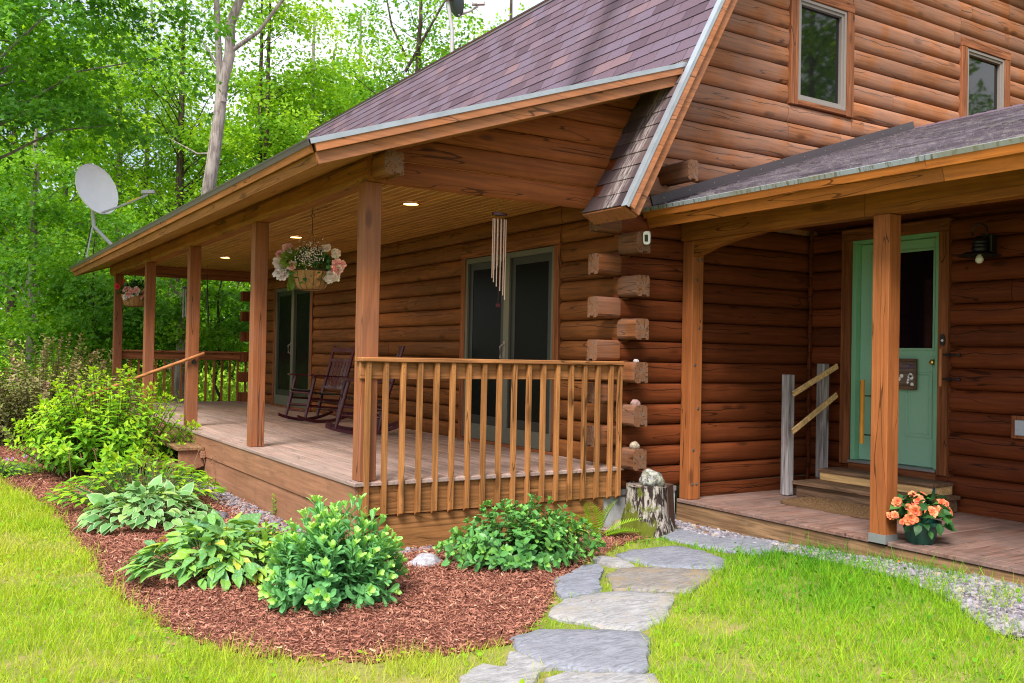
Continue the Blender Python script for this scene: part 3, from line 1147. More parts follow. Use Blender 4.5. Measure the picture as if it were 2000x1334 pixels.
def rocking_chair(label):
    t = thing('rocking_chair', (0, 0, 0), label, 'rocking chair', 'burgundy rocking chairs on the porch')
    m = M['chair']
    w = .25
    for s in (-1, 1):
        y = s * w
        mb = MB()
        X = np.linspace(-.46, .43, 15)
        Z = 1.15 - np.sqrt(1.15 ** 2 - X ** 2)
        pts = [(x, z) for x, z in zip(X, Z)]
        for (xa, za), (xb, zb) in zip(pts[:-1], pts[1:]):
            mb.hexa([(xa, y - .014, za), (xa, y + .014, za), (xa, y + .014, za + .042), (xa, y - .014, za + .042)],
                    [(xb, y - .014, zb), (xb, y + .014, zb), (xb, y + .014, zb + .042), (xb, y - .014, zb + .042)])
        obj('rocker', mb, m, t, bevel=.003)
        mb = MB()
        mb.tube([(.31, y, .07), (.255, y, .28), (.235, y, .36), (.16, y, .655)], [.019, .025, .026, .019], 10)
        obj('leg', mb, m, t, smooth=50)
        mb = MB()
        mb.tube([(-.20, y, .05), (-.235, y, .22), (-.30, y, .48), (-.40, y, .80), (-.475, y * 1.04, 1.075)], [.019, .026, .026, .023, .018], 10)
        obj('back_post', mb, m, t, smooth=50)
        mb = MB()
        yy = s * (w + .015)
        out = [(.27, -.03), (.285, 0), (.27, .03), (.20, .047), (.10, .04), (-.10, .032), (-.36, .026), (-.36, -.026), (-.10, -.032), (.10, -.04), (.20, -.047)]
        mb.prism([(a, yy + b, .672 - .05 * (.27 - a)) for a, b in out], (0, 0, -.022))
        obj('armrest', mb, m, t, bevel=.004)
        mb = MB()
        for z, xa, xb in ((.235, .262, -.238), (.335, .24, -.262)):
            mb.tube([(xa, y, z), (xb, y, z - .035)], .014, 8)
        obj('stretcher', mb, m, t, smooth=50)
    for xa, z in ((.285, .17), (.265, .25), (-.225, .16), (-.25, .27)):
        mb = MB()
        mb.tube([(xa, -w, z), (xa, w, z)], .014, 8)
        obj('stretcher', mb, m, t, smooth=50)
    mb = MB()
    n = 14
    for i in range(n):
        a, b = -.285 + i * .039, -.285 + (i + .86) * .039
        f = lambda x: .385 + .06 * (x + .285) / .53 - .03 * math.sin(math.pi * (x + .285) / .53)
        mb.hexa([(a, -w, f(a)), (a, w, f(a)), (a, w, f(a) + .016), (a, -w, f(a) + .016)], [(b, -w, f(b)), (b, w, f(b)), (b, w, f(b) + .016), (b, -w, f(b) + .016)])
    seat = obj('seat', mb, M['weave'], t, bevel=.004)
    mb = MB()
    mb.tube([(.235, -w, .415), (.235, w, .415)], .017, 8)
    obj('seat_rail', mb, m, seat, smooth=50)

    def bp(z, y, push=0):
        x = np.interp(z, [.48, .80, 1.075], [-.30, -.40, -.475])
        return (x - push * (1 - (y / w) ** 2), y, z)
    back = None
    for z0, z1 in ((.985, 1.05), (.845, .89), (.455, .50)):
        mb = MB()
        Ys = np.linspace(-w, w, 9)
        for ya, yb in zip(Ys[:-1], Ys[1:]):
            q = lambda y: [bp(z0, y, .03), bp(z1, y, .03), tuple(np.add(bp(z1, y, .03), (.016, 0, 0))), tuple(np.add(bp(z0, y, .03), (.016, 0, 0)))]
            mb.hexa(q(ya), q(yb))
        o = obj('back_rail', mb, m, t, bevel=.003)
    for i in range(5):
        yc = -.17 + i * .085
        mb = MB()
        A = [bp(.49, yc - .031, .024), bp(.49, yc + .031, .024)]
        B = [bp(.86, yc - .031, .024), bp(.86, yc + .031, .024)]
        th = np.array((.010, 0, 0))
        mb.hexa([A[0], A[1], np.add(A[1], th), np.add(A[0], th)], [B[0], B[1], np.add(B[1], th), np.add(B[0], th)])
        obj('back_slat', mb, m, t, bevel=.003)
    return t


c1 = rocking_chair('dark red rocking chair standing beside the far sliding door, fully in view')
c2 = copy_tree(c1)
c2['label'] = 'dark red rocking chair half hidden behind the front corner post'
c1.location, c1.rotation_euler = (1.86, 5.90, .001), (0, 0, math.radians(192))
c2.location, c2.rotation_euler = (1.75, 3.98, .001), (0, 0, math.radians(158))

# ---- recessed ceiling lights
t = NT('lamp_glow')
t.b.inputs['Emission Color'].default_value = (1, .62, .30, 1)
t.b.inputs['Emission Strength'].default_value = 5
glow = t.fin((.9, .8, .6), .5)
for (x, y), lb in zip(((1.31, 1.83), (1.31, 5.26), (1.31, 8.69)), ('nearest lit recessed ceiling light, beside the front corner post', 'middle lit recessed ceiling light, above the white hanging flower basket', 'farthest lit recessed ceiling light, towards the far end of the porch')):
    t = thing('recessed_light', (x, y, 2.49), lb, 'ceiling light', 'recessed lights in the porch ceiling')
    mb = MB()
    mb.lathe([(.075, -.002), (.075, -.008), (.098, -.006), (.098, .001)], (x, y, 2.49), 24)
    obj('trim_ring', mb, M['brass'], t, smooth=40)
    mb = MB()
    mb.lathe([(0, -.003), (.075, -.003)], (x, y, 2.49), 24)
    obj('lens', mb, glow, t)
    ld = bpy.data.lights.new('recessed_lamp', 'SPOT')
    ld.energy, ld.color, ld.spot_size, ld.spot_blend, ld.shadow_soft_size = 46, (1, .74, .46), math.radians(150), .6, .07
    lo = bpy.data.objects.new('recessed_lamp', ld)
    COL.objects.link(lo)
    lo.parent = t
    lo.location = (0, 0, -.02)

# ---- wind chimes
def chime(name, lab, c, ztop, ln, w, mats, n, spiral, zc=2.49):
    t = thing(name, (c[0], c[1], ztop), lab, 'wind chime')
    mb = MB()
    if spiral:
        P = [(c[0] + w * math.cos(a), c[1] + w * .35 * math.sin(a), ztop + .012) for a in np.linspace(0, 2 * math.pi, 15)[:-1]]
        mb.prism(P, (0, 0, .022))
    else:
        mb.lathe([(0, 0), (w, 0), (w, .02), (0, .028)], (c[0], c[1], ztop), 16)
    top = obj('top_plate', mb, mats[1], t)
    mb = MB()
    for a in (0, 2.1, 4.2):
        mb.tube([(c[0] + w * .8 * math.cos(a), c[1] + w * .3 * math.sin(a), ztop + .03), (c[0], c[1], zc)], .0015, 4)
    obj('cord', mb, M['string'], t)
    for i in range(n):
        a = 2 * math.pi * i / n
        x, y = c[0] + w * .86 * math.cos(a), c[1] + w * (.30 if spiral else .86) * math.sin(a)
        z0 = ztop - .02
        L = ln * (.42 + .58 * i / (n - 1)) if spiral else ln * (.78 + .22 * i / (n - 1))
        mb = MB()
        mb.tube([(x, y, z0), (x, y, z0 - L)], .0052 if spiral else .012, 8)
        obj('chime_tube', mb, mats[0], t, smooth=50)
    mb = MB()
    mb.tube([(c[0], c[1], ztop), (c[0], c[1], ztop - ln * 1.08)], .0015, 4)
    mb.box(c[0] - .02, c[0] + .02, c[1] - .003, c[1] + .003, ztop - ln * 1.08 - .03, ztop - ln * 1.08)
    obj('clapper_cord', mb, mats[1], t)


chime('wind_chime', 'pale copper wind chime of stepped tubes hanging before the near sliding door', (1.425, .30), 2.19, .70, .078, (M['copper_tube'], M['chair']), 12, True)
chime('wind_chime', 'dark metal wind chime hanging at the far end of the porch', (1.19, 10.4), 2.06, .56, .16, (M['galv'], M['black']), 6, False)
mb = MB()
mb.tube([(1.36, 10.0, 2.30), (1.36, 10.0, 2.02), (1.37, 10.0, 1.80), (1.39, 10.0, 1.60), (1.39, 10.0, 1.38)], [.003, .012, .02, .022, .006], 6)
mb.tube([(1.36, 10.0, 2.49), (1.36, 10.0, 2.30)], .002, 4)
tag(obj('hanging_ornament', mb, M['black']), 'thin black twisted ornament hanging beside the dark wind chime', 'ornament')

# ---- flower templates and scattering
def tmpl(pts, fold=.12, mid=3, droop=0.0):
    """pts: (y, half width) from base to tip -> folded blade along +Y"""
    ys = np.array([p[0] for p in pts])
    ws = np.array([p[1] for p in pts])
    n = len(pts)
    zd = -droop * ys ** 2
    Cn = np.stack([0 * ys, ys, zd], 1)
    Ln = np.stack([-ws, ys, zd + fold * ws], 1)
    Rn = np.stack([ws, ys, zd + fold * ws], 1)
    V = np.concatenate([Cn, Ln, Rn])
    F = []
    for i in range(n - 1):
        F.append((i, i + 1, n + i + 1, n + i))
        F.append((i, 2 * n + i, 2 * n + i + 1, i + 1))
    E = np.concatenate([0 * ys, np.ones(n), np.ones(n)])
    E[0] = .3
    return V, np.array(F), E


DIAMOND = (np.array([(0, 0, 0), (.30, .45, .07), (0, 1, 0), (-.30, .45, .07)], float), np.array([(0, 1, 2), (0, 2, 3)]), None)
OVAL = tmpl([(0, .02), (.25, .24), (.55, .30), (.82, .18), (1, .01)], .2, droop=.15)
LANCE = tmpl([(0, .02), (.3, .15), (.6, .15), (1, .005)], .25, droop=.2)
BROAD = tmpl([(0, .05), (.15, .27), (.4, .36), (.7, .24), (.9, .08), (1, .005)], .16, droop=.35)
SPOON = tmpl([(0, .05), (.3, .11), (.62, .21), (.85, .21), (1, .05)], .28, droop=.10)
LUNG = tmpl([(0, .04), (.2, .17), (.5, .22), (.8, .12), (1, .005)], .2, droop=.32)
POINTED = tmpl([(0, .02), (.25, .17), (.5, .22), (.8, .11), (1, .005)], .22, droop=.18)
PETAL = tmpl([(0, .08), (.4, .34), (.8, .36), (1, .15)], .25, droop=.3)


def maple_template():
    ang = np.radians([-150, -115, -88, -62, -45, -22, 0, 22, 45, 62, 88, 115, 150])
    rad = np.array([.30, .62, .42, .80, .50, .62, 1.0, .62, .50, .80, .42, .62, .30]) * .62
    P = np.stack([rad * np.sin(ang), rad * np.cos(ang) + .35, .10 * np.abs(np.sin(ang))], 1)
    V = np.concatenate([[(0, .30, 0)], P])
    n = len(P)
    F = np.array([(0, i, i + 1) for i in range(1, n)])
    return V, F, None


MAPLE = maple_template()


def frames(D, N):
    D = D / np.linalg.norm(D, axis=1, keepdims=True)
    X = np.cross(D, N)
    X /= np.maximum(np.linalg.norm(X, axis=1, keepdims=True), 1e-6)
    Z = np.cross(X, D)
    return np.stack([X, D, Z], -1)


def scatter(mb, tp, P, D, N, S, T, m=0, wid=None):
    V, F, E = tp
    R = frames(D, N)
    S = np.broadcast_to(np.asarray(S, float), (len(P),))
    VV = np.broadcast_to(V, (len(P),) + V.shape)
    if wid is not None:
        VV = VV * np.stack([np.broadcast_to(wid, len(P)), np.ones(len(P)), np.ones(len(P))], -1)[:, None, :]
    W = P[:, None] + np.einsum('nij,nkj->nki', R, VV) * S[:, None, None]
    k, nf = len(V), len(F)
    FF = (F[None] + (np.arange(len(P)) * k)[:, None, None]).reshape(-1, F.shape[1])
    TT = np.repeat(np.clip(np.broadcast_to(T, (len(P),)), 0, 1), nf)
    mb.arr(W.reshape(-1, 3), FF, TT, m, None if E is None else np.tile(E, len(P)))


def rdir(n, up=0.0, spread=1.0):
    d = rng.normal(0, 1, (n, 3)) * (1, 1, spread)
    d[:, 2] += up
    return d / np.linalg.norm(d, axis=1, keepdims=True)


M['begonia_leaf'] = leaf('dark_green_leaf', [(0, (.012, .045, .014)), (.6, (.03, .11, .03)), (1, (.07, .20, .04))], .2)
M['petal_white'] = leaf('white_petal', [(0, (.75, .55, .55)), (.5, (.82, .74, .72)), (1, (.85, .82, .80))], .3, tint=(1, 1, 1))
M['petal_pink'] = leaf('pink_petal', [(0, (.70, .16, .22)), (.5, (.80, .42, .42)), (1, (.82, .62, .58))], .3, tint=(1, 1, 1))
M['petal_orange'] = leaf('orange_petal', [(0, (.80, .09, .07)), (.5, (.85, .25, .10)), (1, (.90, .42, .22))], .3, tint=(1, 1, 1))
M['petal_red'] = leaf('red_petal', [(0, (.6, .01, .02)), (1, (.75, .03, .05))], .3, tint=(1, 1, 1))


def blossoms(mb, C, r, np_=10, s=.035, m=0, face=None):
    """ruffled flower heads: rings of petals opening outwards"""
    for c, rr in zip(C, np.broadcast_to(r, (len(C),))):
        f = unit(rng.normal(0, .35, 3) + (face if face is not None else (-.55, -.75, .35)))
        R = frames(np.array([f]), np.array([[.1, .2, 1.0]]))[0]
        for ring, (k, tilt, sc) in enumerate(((np_, .25, 1.0), (np_ - 2, .9, .75), (4, 2.0, .5))):
            a = np.arange(k) * 2 * math.pi / k + rng.uniform(0, 6)
            D = (R[:, 0][None] * np.cos(a)[:, None] + R[:, 2][None] * np.sin(a)[:, None]) + f * tilt
            scatter(mb, PETAL, np.repeat([c], k, 0) + f * .003 * ring, D, np.repeat([f], k, 0), rr * sc * rng.uniform(.85, 1.15, k), rng.uniform(.2, 1, k) * (1 - .25 * ring), m)


def basket(c, hook, r, lab, spec, ribs=14, density=1.0):
    """c: centre of the rim; hook: where it hangs from"""
    t = thing('hanging_basket', (c[0], c[1], c[2] - .55 * r * 2), lab, 'hanging basket', 'flower baskets hanging under the porch beam')
    h = r * .95
    a = np.linspace(0, 1, 9)
    mb = MB()
    prof = [(0, -h)] + [(r * (.62 + .38 * x ** .6) * (x > -1), -h + h * x) for x in a] + [(r * .9, -.01), (0, -.02)]
    prof[1] = (r * .55, -h)
    mb.lathe(prof, c, 32)
    b = obj('liner', mb, M['coco'], t, smooth=50)
    mb = MB()
    for i in range(ribs):
        an = 2 * math.pi * i / ribs
        mb.tube([(c[0] + (p[0] + .003) * math.cos(an), c[1] + (p[0] + .003) * math.sin(an), c[2] + p[1]) for p in prof[1:-2]], .0022, 4)
    for z, rr in ((0, r + .003), (-h, r * .56)):
        an = np.linspace(0, 2 * math.pi, 25)
        mb.tube(np.stack([c[0] + rr * np.cos(an), c[1] + rr * np.sin(an), c[2] + z + 0 * an], 1), .0035, 5)
    obj('wire_frame', mb, M['black'], b)
    mb = MB()
    kn = np.array([c[0], c[1], c[2] + 2.0 * r])
    for i in range(3):
        an = 2 * math.pi * i / 3 + .4
        mb.tube([(c[0] + r * math.cos(an), c[1] + r * math.sin(an), c[2]), kn], .0015, 4)
    mb.tube([kn, kn + (0, 0, .05), hook - np.array((0, 0, .10))], .003, 5)
    an = np.linspace(-.5, 4.2, 10)
    mb.tube(np.stack([hook[0] + .02 * np.cos(an), hook[1] + 0 * an, hook[2] - .10 + .02 * np.sin(an)], 1), .004, 5)
    mb.tube([hook - np.array((0, 0, .08)), hook], .004, 5)
    obj('hook', mb, M['black'], t)
    n = int(520 * density)
    mb = MB()
    u = rdir(n, .75)
    P = np.array(c) + u * rng.uniform(.25, 1, (n, 1)) ** .5 * (r * 1.12, r * 1.12, r * .95) + (0, 0, .02)
    scatter(mb, OVAL, P, u + rng.normal(0, .5, (n, 3)), rdir(n, 1), rng.uniform(.035, .075, n), rng.uniform(0, 1, n))
    obj('foliage', mb, M['begonia_leaf'], t)
    for nm, mat, pts, s, k in spec:
        mb = MB()
        blossoms(mb, [np.array(c) + np.array(p) * r for p in pts], s, k)
        obj(nm, mb, mat, t)
    return t


RV, UV = RIGHT, np.array([0, 0, 1.0])


def rel(a, b, f=-.5):
    """position in basket radii: a to the right, b up, towards the viewer"""
    return RV * a + UV * b + FWD * f


B1 = np.array([.575, 2.62, 1.815])
bk = basket(B1, np.array([.575, 2.62, 2.49]), .205, 'hanging coco basket of white and pink begonias under the beam, nearest to the house door',
            [('blossom', M['petal_white'], [rel(-1.5, .35), rel(-1.38, .12), rel(-1.5, -.1), rel(-1.3, -.25)], .07, 9),
             ('blossom', M['petal_pink'], [rel(1.35, .35), rel(1.6, .28), rel(1.3, .1), rel(1.45, -.02), rel(-1.1, 1.1), rel(-1.45, .8), rel(-.75, .2, -1)], .055, 9),
             ('blossom', M['petal_white'], [rel(1.05, -.2), rel(1.2, -.35), rel(1.0, -.42), rel(1.35, -.3), rel(1.5, .15), rel(.7, 1.05), rel(.85, 1.1), rel(1.3, .85), rel(-1.0, .85)], .05, 9)])
mb = MB()                                    # clouds of tiny white flowers
n = 420
P = B1 + rng.normal(0, 1, (n, 3)) * (.065, .065, .05) + rel(.0, .62, -1.05) * .205
P[:150] += rel(.25, .45, .3) * .205
scatter(mb, DIAMOND, P, rdir(n), rdir(n, .3) - FWD, rng.uniform(.014, .022, n), rng.uniform(.4, 1, n))
obj('small_flowers', mb, M['petal_white'], bk)['kind'] = 'stuff'
mb = MB()
n = 240
u = rdir(n, .2)
P = B1 + rel(-.65, .55) * .205 + u * rng.uniform(.2, 1, (n, 1)) * (.14, .14, .11)
scatter(mb, OVAL, P, u - UV * .3, rdir(n, 1), rng.uniform(.04, .09, n), rng.uniform(.6, 1, n))
scatter(mb, OVAL, B1 + rel(-.95, -.3, -.2) * .205 + rng.normal(0, .02, (10, 3)), np.tile([-.1, 0, -1.0], (10, 1)) + rng.normal(0, .2, (10, 3)), rdir(10) - FWD, .12, rng.uniform(.5, .9, 10))
obj('trailing_leaves', mb, leaf('light_leaf', [(0, (.05, .14, .02)), (1, (.22, .32, .05))], .3), bk)
B2 = np.array([.22, 10.3, 1.90])
basket(B2, np.array([.22, 10.3, 2.30]), .22, 'hanging basket of red and pale pink flowers at the far end of the porch',
       [('blossom', M['petal_red'], [rel(-1.15, .6), rel(-.6, 1.0)], .05, 8),
        ('blossom', M['petal_pink'], [rel(-.3, .4, -.9), rel(.1, .2, -.9), rel(.5, .3, -.9), rel(.9, .1), rel(-.1, .0, -.9), rel(.7, -.1), rel(1.1, .3)], .065, 8),
        ('blossom', M['petal_white'], [rel(-.35, -.2, -.9), rel(-.2, -.35, -.9), rel(.6, .05, -.9), rel(.25, -.05, -.9)], .06, 8)], density=.6)

# ------------------------------------------------------------------ entry things
t = thing('wall_lamp', (5.07, -1.93, 1.95), 'black barn style wall lamp with bare bulb beside the green door', 'wall lamp')
LC = np.array([4.90, -1.965, 1.935])
mb = MB()
mb.lathe([(.172, -.012), (.176, -.008), (.12, .018), (.062, .03), (.062, .055), (.07, .06), (.058, .068), (.058, .085), (.066, .09), (.054, .098), (.054, .115), (.06, .12), (.04, .15), (.012, .165), (0, .168)], LC, 28)
mb.lathe([(.170, -.014), (.118, .012), (.03, .02), (0, .02)], LC, 28)
obj('shade', mb, M['black'], t, smooth=35)
mb = MB()
an = np.linspace(-.35, math.pi + .35, 16)
mb.tube(np.stack([LC[0] + 0 * an, LC[1] + .068 * np.cos(an) * 1.0, LC[2] + .195 + .075 * np.sin(an)], 1), .008, 6)
obj('hanging_ring', mb, M['black'], t, smooth=50)
mb = MB()
mb.box(4.985, 5.075, -2.02, -1.92, 1.93, 2.12)
mb.tube([(4.99, -1.965, 2.02), (4.93, -1.965, 2.02)], .02, 8)
obj('bracket', mb, M['black'], t, bevel=.008)
mb = MB()
mb.lathe([(0, -.075), (.018, -.072), (.031, -.055), (.034, -.04), (.027, -.018), (.015, .0), (.014, .02)], LC, 18)
obj('bulb', mb, plain('bulb_glass', (.72, .72, .70), .25, .6, var=.02), t, smooth=True)

t = thing('security_camera', (2.62, -.235, 2.02), 'small white security camera fixed to the corner log end', 'security camera')
cc = np.array([2.625, -.245, 2.055])
f = unit((-.75, -.62, -.22))
x_ = unit(np.cross(f, (0, 0, 1)))
z_ = np.cross(x_, f)
mb = MB()
an = np.linspace(0, 2 * math.pi, 21)[:-1]
prof = [(.031 * np.sign(math.cos(a)) * abs(math.cos(a)) ** .55, .058 * np.sign(math.sin(a)) * abs(math.sin(a)) ** .55) for a in an]
mb.prism([cc + x_ * a + z_ * b for a, b in prof], -f * .05)
obj('housing', mb, M['white_plastic'], t, bevel=.006)
mb = MB()
mb.prism([cc + f * .0015 + x_ * a + z_ * b for a, b in ((-.014, -.032), (.016, -.032), (.016, .03), (-.014, .03))], f * .002)
obj('lens_window', mb, M['black'], t)
mb = MB()
mb.tube([cc - f * .03, (2.64, -.206, 2.06)], [.014, .022], 10)
obj('mount', mb, M['white_plastic'], t, smooth=50)

t = thing('door_sign', (5.10, -1.10, .74), 'small weathered wooden sign with purple lettering hung on the green door', 'sign')
mb = MB()
mb.box(5.112, 5.127, -1.215, -.985, .76, 1.01, .35)
brd = obj('board', mb, wood('sign_wood', (.21, .15, .12), 'Y', coord='Object', tone=.2), t)
mb = MB()
for z0, z1 in ((.735, .775), (.995, 1.03)):
    mb.box(5.10, 5.112, -1.225, -.975, z0, z1, .3)
for y0, y1 in ((-1.232, -1.216), (-.984, -.968)):
    mb.box(5.10, 5.13, y0, y1, .735, 1.03, .25)
obj('frame', mb, M['old_tread'], t, bevel=.003)
fc = bpy.data.curves.new('lettering', 'FONT')
fc.body = 'WELCOME'
fc.size = .064
fc.align_x = 'CENTER'
fc.extrude = .001
fc.materials.append(plain('purple_paint', (.10, .055, .17), .6))
fo = bpy.data.objects.new('lettering_source', fc)
lm = bpy.data.meshes.new_from_object(fo)
bpy.data.objects.remove(fo)
fo = bpy.data.objects.new('lettering', lm)
COL.objects.link(fo)
fo.parent = t
fo.rotation_euler = (math.radians(90), 0, math.radians(-90))
fo.location = np.array([5.110, -1.10, .935]) - wloc(t)
fo.scale = (.82, 1, 1)
mb = MB()
for (dy, dz, s) in ((-.075, .10, .020), (-.085, .078, .022), (-.06, .085, .017), (-.05, .055, .013), (-.045, .03, .012), (-.092, .012, .018), (.05, .06, .022), (.02, .09, .02)):
    mb.lathe([(0, 0), (s, 0), (s, -.001)], (5.109, -1.10 + dy, .775 + dz), 9, ax=(-1, 0, 0))
obj('painted_motif', mb, M['white_plastic'], t)

t = thing('grab_bar', (5.02, -1.56, .78), 'brown wooden grab bar on two black brackets at the right of the green door', 'grab bar', 'grab bars at the green door')
mb = MB()
mb.tube([(4.985, -1.56, .785), (4.985, -1.56, 1.125)], .0165, 12)
obj('bar', mb, M['dowel_red'], t, smooth=60)
for z in (1.07, .85):
    mb = MB()
    mb.tube([(4.985, -1.565, z), (5.03, -1.60, z), (5.05, -1.70, z)], .0085, 6)
    mb.tube([(5.03, -1.60, z), (5.075, -1.60, z)], .016, 8)
    mb.tube([(5.046, -1.68, z), (5.051, -1.71, z)], .013, 8)
    obj('bracket', mb, M['black'], t, smooth=50)
t = thing('grab_bar', (5.0, -.73, .20), 'bright orange wooden grab bar standing upright at the left of the green door', 'grab bar', 'grab bars at the green door')
mb = MB()
mb.tube([(4.99, -.735, .195), (4.99, -.735, .815)], .0225, 14)
obj('bar', mb, M['dowel'], t, smooth=60)
for z in (.66, .28):
    mb = MB()
    mb.tube([(4.99, -.735, z), (5.02, -.80, z), (5.14, -.83, z)], .007, 6)
    obj('bracket', mb, M['black'], t, smooth=50)

t = thing('doorbell', (5.06, -1.53, 1.16), 'black oval doorbell with pale button on the door casing', 'doorbell')
mb = MB()
an = np.linspace(0, 2 * math.pi, 17)[:-1]
mb.prism([(5.065, -1.53 + .026 * math.cos(a), 1.205 + .055 * math.sin(a)) for a in an], (-.012, 0, 0))
obj('plate', mb, M['black'], t, bevel=.004)
mb = MB()
mb.lathe([(0, .006), (.011, .004), (.012, 0)], (5.053, -1.53, 1.20), 14, ax=(-1, 0, 0))
obj('button', mb, M['white_plastic'], t, smooth=50)

t = thing('outlet_cover', (5.06, -2.24, .38), 'weathered metal outlet cover on a wooden block low on the entry wall', 'outlet cover')
mb = MB()
mb.box(5.062, 5.10, -2.345, -2.165, .365, .56, .6)
obj('block', mb, M['casing'], t, bevel=.004)
mb = MB()
mb.box(5.045, 5.0615, -2.30, -2.205, .395, .525)
obj('cover', mb, M['plate_blue'], t, bevel=.005)

mb = MB()
P = []
for cx, cy, a0 in ((4.36, -.68, 0), (4.05, -.68, 90), (4.05, -1.50, 180), (4.36, -1.50, 270)):
    for a in np.radians(np.linspace(a0, a0 + 90, 6)):
        P.append((cx + .09 * math.cos(a), cy + .09 * math.sin(a), -.333))
mb.prism(P, (0, 0, .022))
o = obj('doormat', mb, M['mat_coir'])
tag(o, 'brown coir doormat lying on the entry deck before the steps', 'doormat')
mb = MB()
n = 9000
pp = np.stack([rng.uniform(3.97, 4.44, n), rng.uniform(-1.58, -.60, n), np.full(n, -.312)], 1)
ok = (np.maximum(np.abs(pp[:, 0] - 4.205) - .155, 0) ** 2 + np.maximum(np.abs(pp[:, 1] + 1.09) - .41, 0) ** 2) < .088 ** 2
pp = pp[ok]
scatter(mb, DIAMOND, pp, rdir(len(pp), 1.0), rdir(len(pp)), rng.uniform(.010, .018, len(pp)), rng.uniform(0, 1, len(pp)), wid=.3)
obj('pile', mb, plain('coir_pile', (.20, .12, .062), .95, .1, var=.2, tone=.5), o)

t = thing('entry_steps', (4.75, -1.0, -.335), 'two wooden box steps below the green door, upper one of fresh pine', 'steps')
mb = MB()
mb.box(4.47, 5.05, -1.70, -.385, -.333, -.22, .45)
obj('riser', mb, M['old_tread'], t, bevel=.003)
mb = MB()
mb.box(4.435, 4.60, -1.73, -.36, -.219, -.183, .6)
mb.box(4.604, 5.05, -1.73, -.36, -.219, -.184, .5)
obj('tread', mb, M['old_tread'], t, bevel=.005)
mb = MB()
mb.box(4.752, 5.05, -1.65, -.435, -.183, -.107, .5)
obj('riser', mb, M['new_wood'], t, bevel=.003)
mb = MB()
mb.box(4.735, 5.05, -1.665, -.42, -.106, -.072, .75)
obj('tread', mb, M['old_tread'], t, bevel=.005)
mb = MB()
mb.box(4.7515, 4.79, -1.6525, -1.6502, -.178, -.110)
obj('paint_mark', mb, plain('blue_paint', (.02, .16, .24), .5), t)

t = thing('step_railing', (4.7, -.3, -.335), 'two grey weathered posts with two slanting pale slats beside the door steps', 'step railing')
mb = MB()
mb.box(4.385, 4.475, -.345, -.255, -.333, .852, .6)
obj('post', mb, M['grey_wood'], t, bevel=.006)
mb = MB()
mb.box(4.83, 4.92, -.40, -.31, -.182, .965, .45)
obj('post', mb, M['grey_wood'], t, bevel=.006)
for z0, z1 in ((.665, .945), (.300, .655)):
    mb = MB()
    mb.beam((4.37, -.413, z0), (5.02, -.413, z1), .018, .055, T=.6)
    obj('slat', mb, M['new_wood'], t, bevel=.003)

# ---- potted begonia
PC = ground_spot(1798, 1060, -.335)
t = thing('flower_pot', PC, 'green plastic pot of orange begonias standing on the entry deck edge', 'flower pot')
mb = MB()
mb.lathe([(0, 0), (.088, 0), (.095, .01), (.128, .135), (.139, .138), (.141, .165), (.132, .165), (.128, .145), (0, .14)], PC, 32)
obj('pot', mb, M['pot'], t, smooth=35)
mb = MB()
n = 150
u = rdir(n, .9)
P = PC + (0, 0, .19) + u * rng.uniform(.3, 1, (n, 1)) ** .5 * (.20, .20, .15)
scatter(mb, BROAD, P, u * (1, 1, .2) + rng.normal(0, .4, (n, 3)), rdir(n, 1.6), rng.uniform(.06, .10, n), rng.uniform(0, 1, n))
obj('foliage', mb, M['begonia_leaf'], t)
mb = MB()
for i in range(14):
    a = rng.uniform(0, 6.28)
    mb.tube([PC + (0, 0, .14), PC + (.10 * math.cos(a), .10 * math.sin(a), .22), PC + (.16 * math.cos(a), .16 * math.sin(a), .30)], .004, 5)
obj('stem', mb, M['begonia_leaf'], t)
for (u_, v_, s, dd) in ((1752, 980, .04, 0), (1793, 978, .045, -.05), (1783, 968, .035, .03), (1774, 990, .028, -.08), (1788, 998, .048, -.14), (1779, 1013, .05, -.15), (1800, 968, .03, .06), (1819, 1000, .045, -.12), (1830, 1000, .045, -.1), (1838, 985, .05, .02),
                        (1850, 1000, .04, 0), (1740, 1008, .035, -.02), (1748, 1006, .03, -.06), (1762, 1020, .022, -.14), (1835, 980, .03, .05), (1853, 1008, .03, -.03), (1848, 984, .025, .02)):
    d = (PC - CAM) @ FWD
    mb = MB()
    blossoms(mb, [px(u_, v_, d + dd)], s, 9)
    obj('blossom', mb, M['petal_orange'], t)
mb = MB()
q = ground_spot(1754, 1098, -.46)
blossoms(mb, [np.array([q[0], q[1], float(-.475)])], .035, 8, face=(-.3, -.5, .8))
tag(obj('fallen_blossom', mb, M['petal_orange']), 'orange blossom fallen on the gravel below the entry deck', 'blossom')

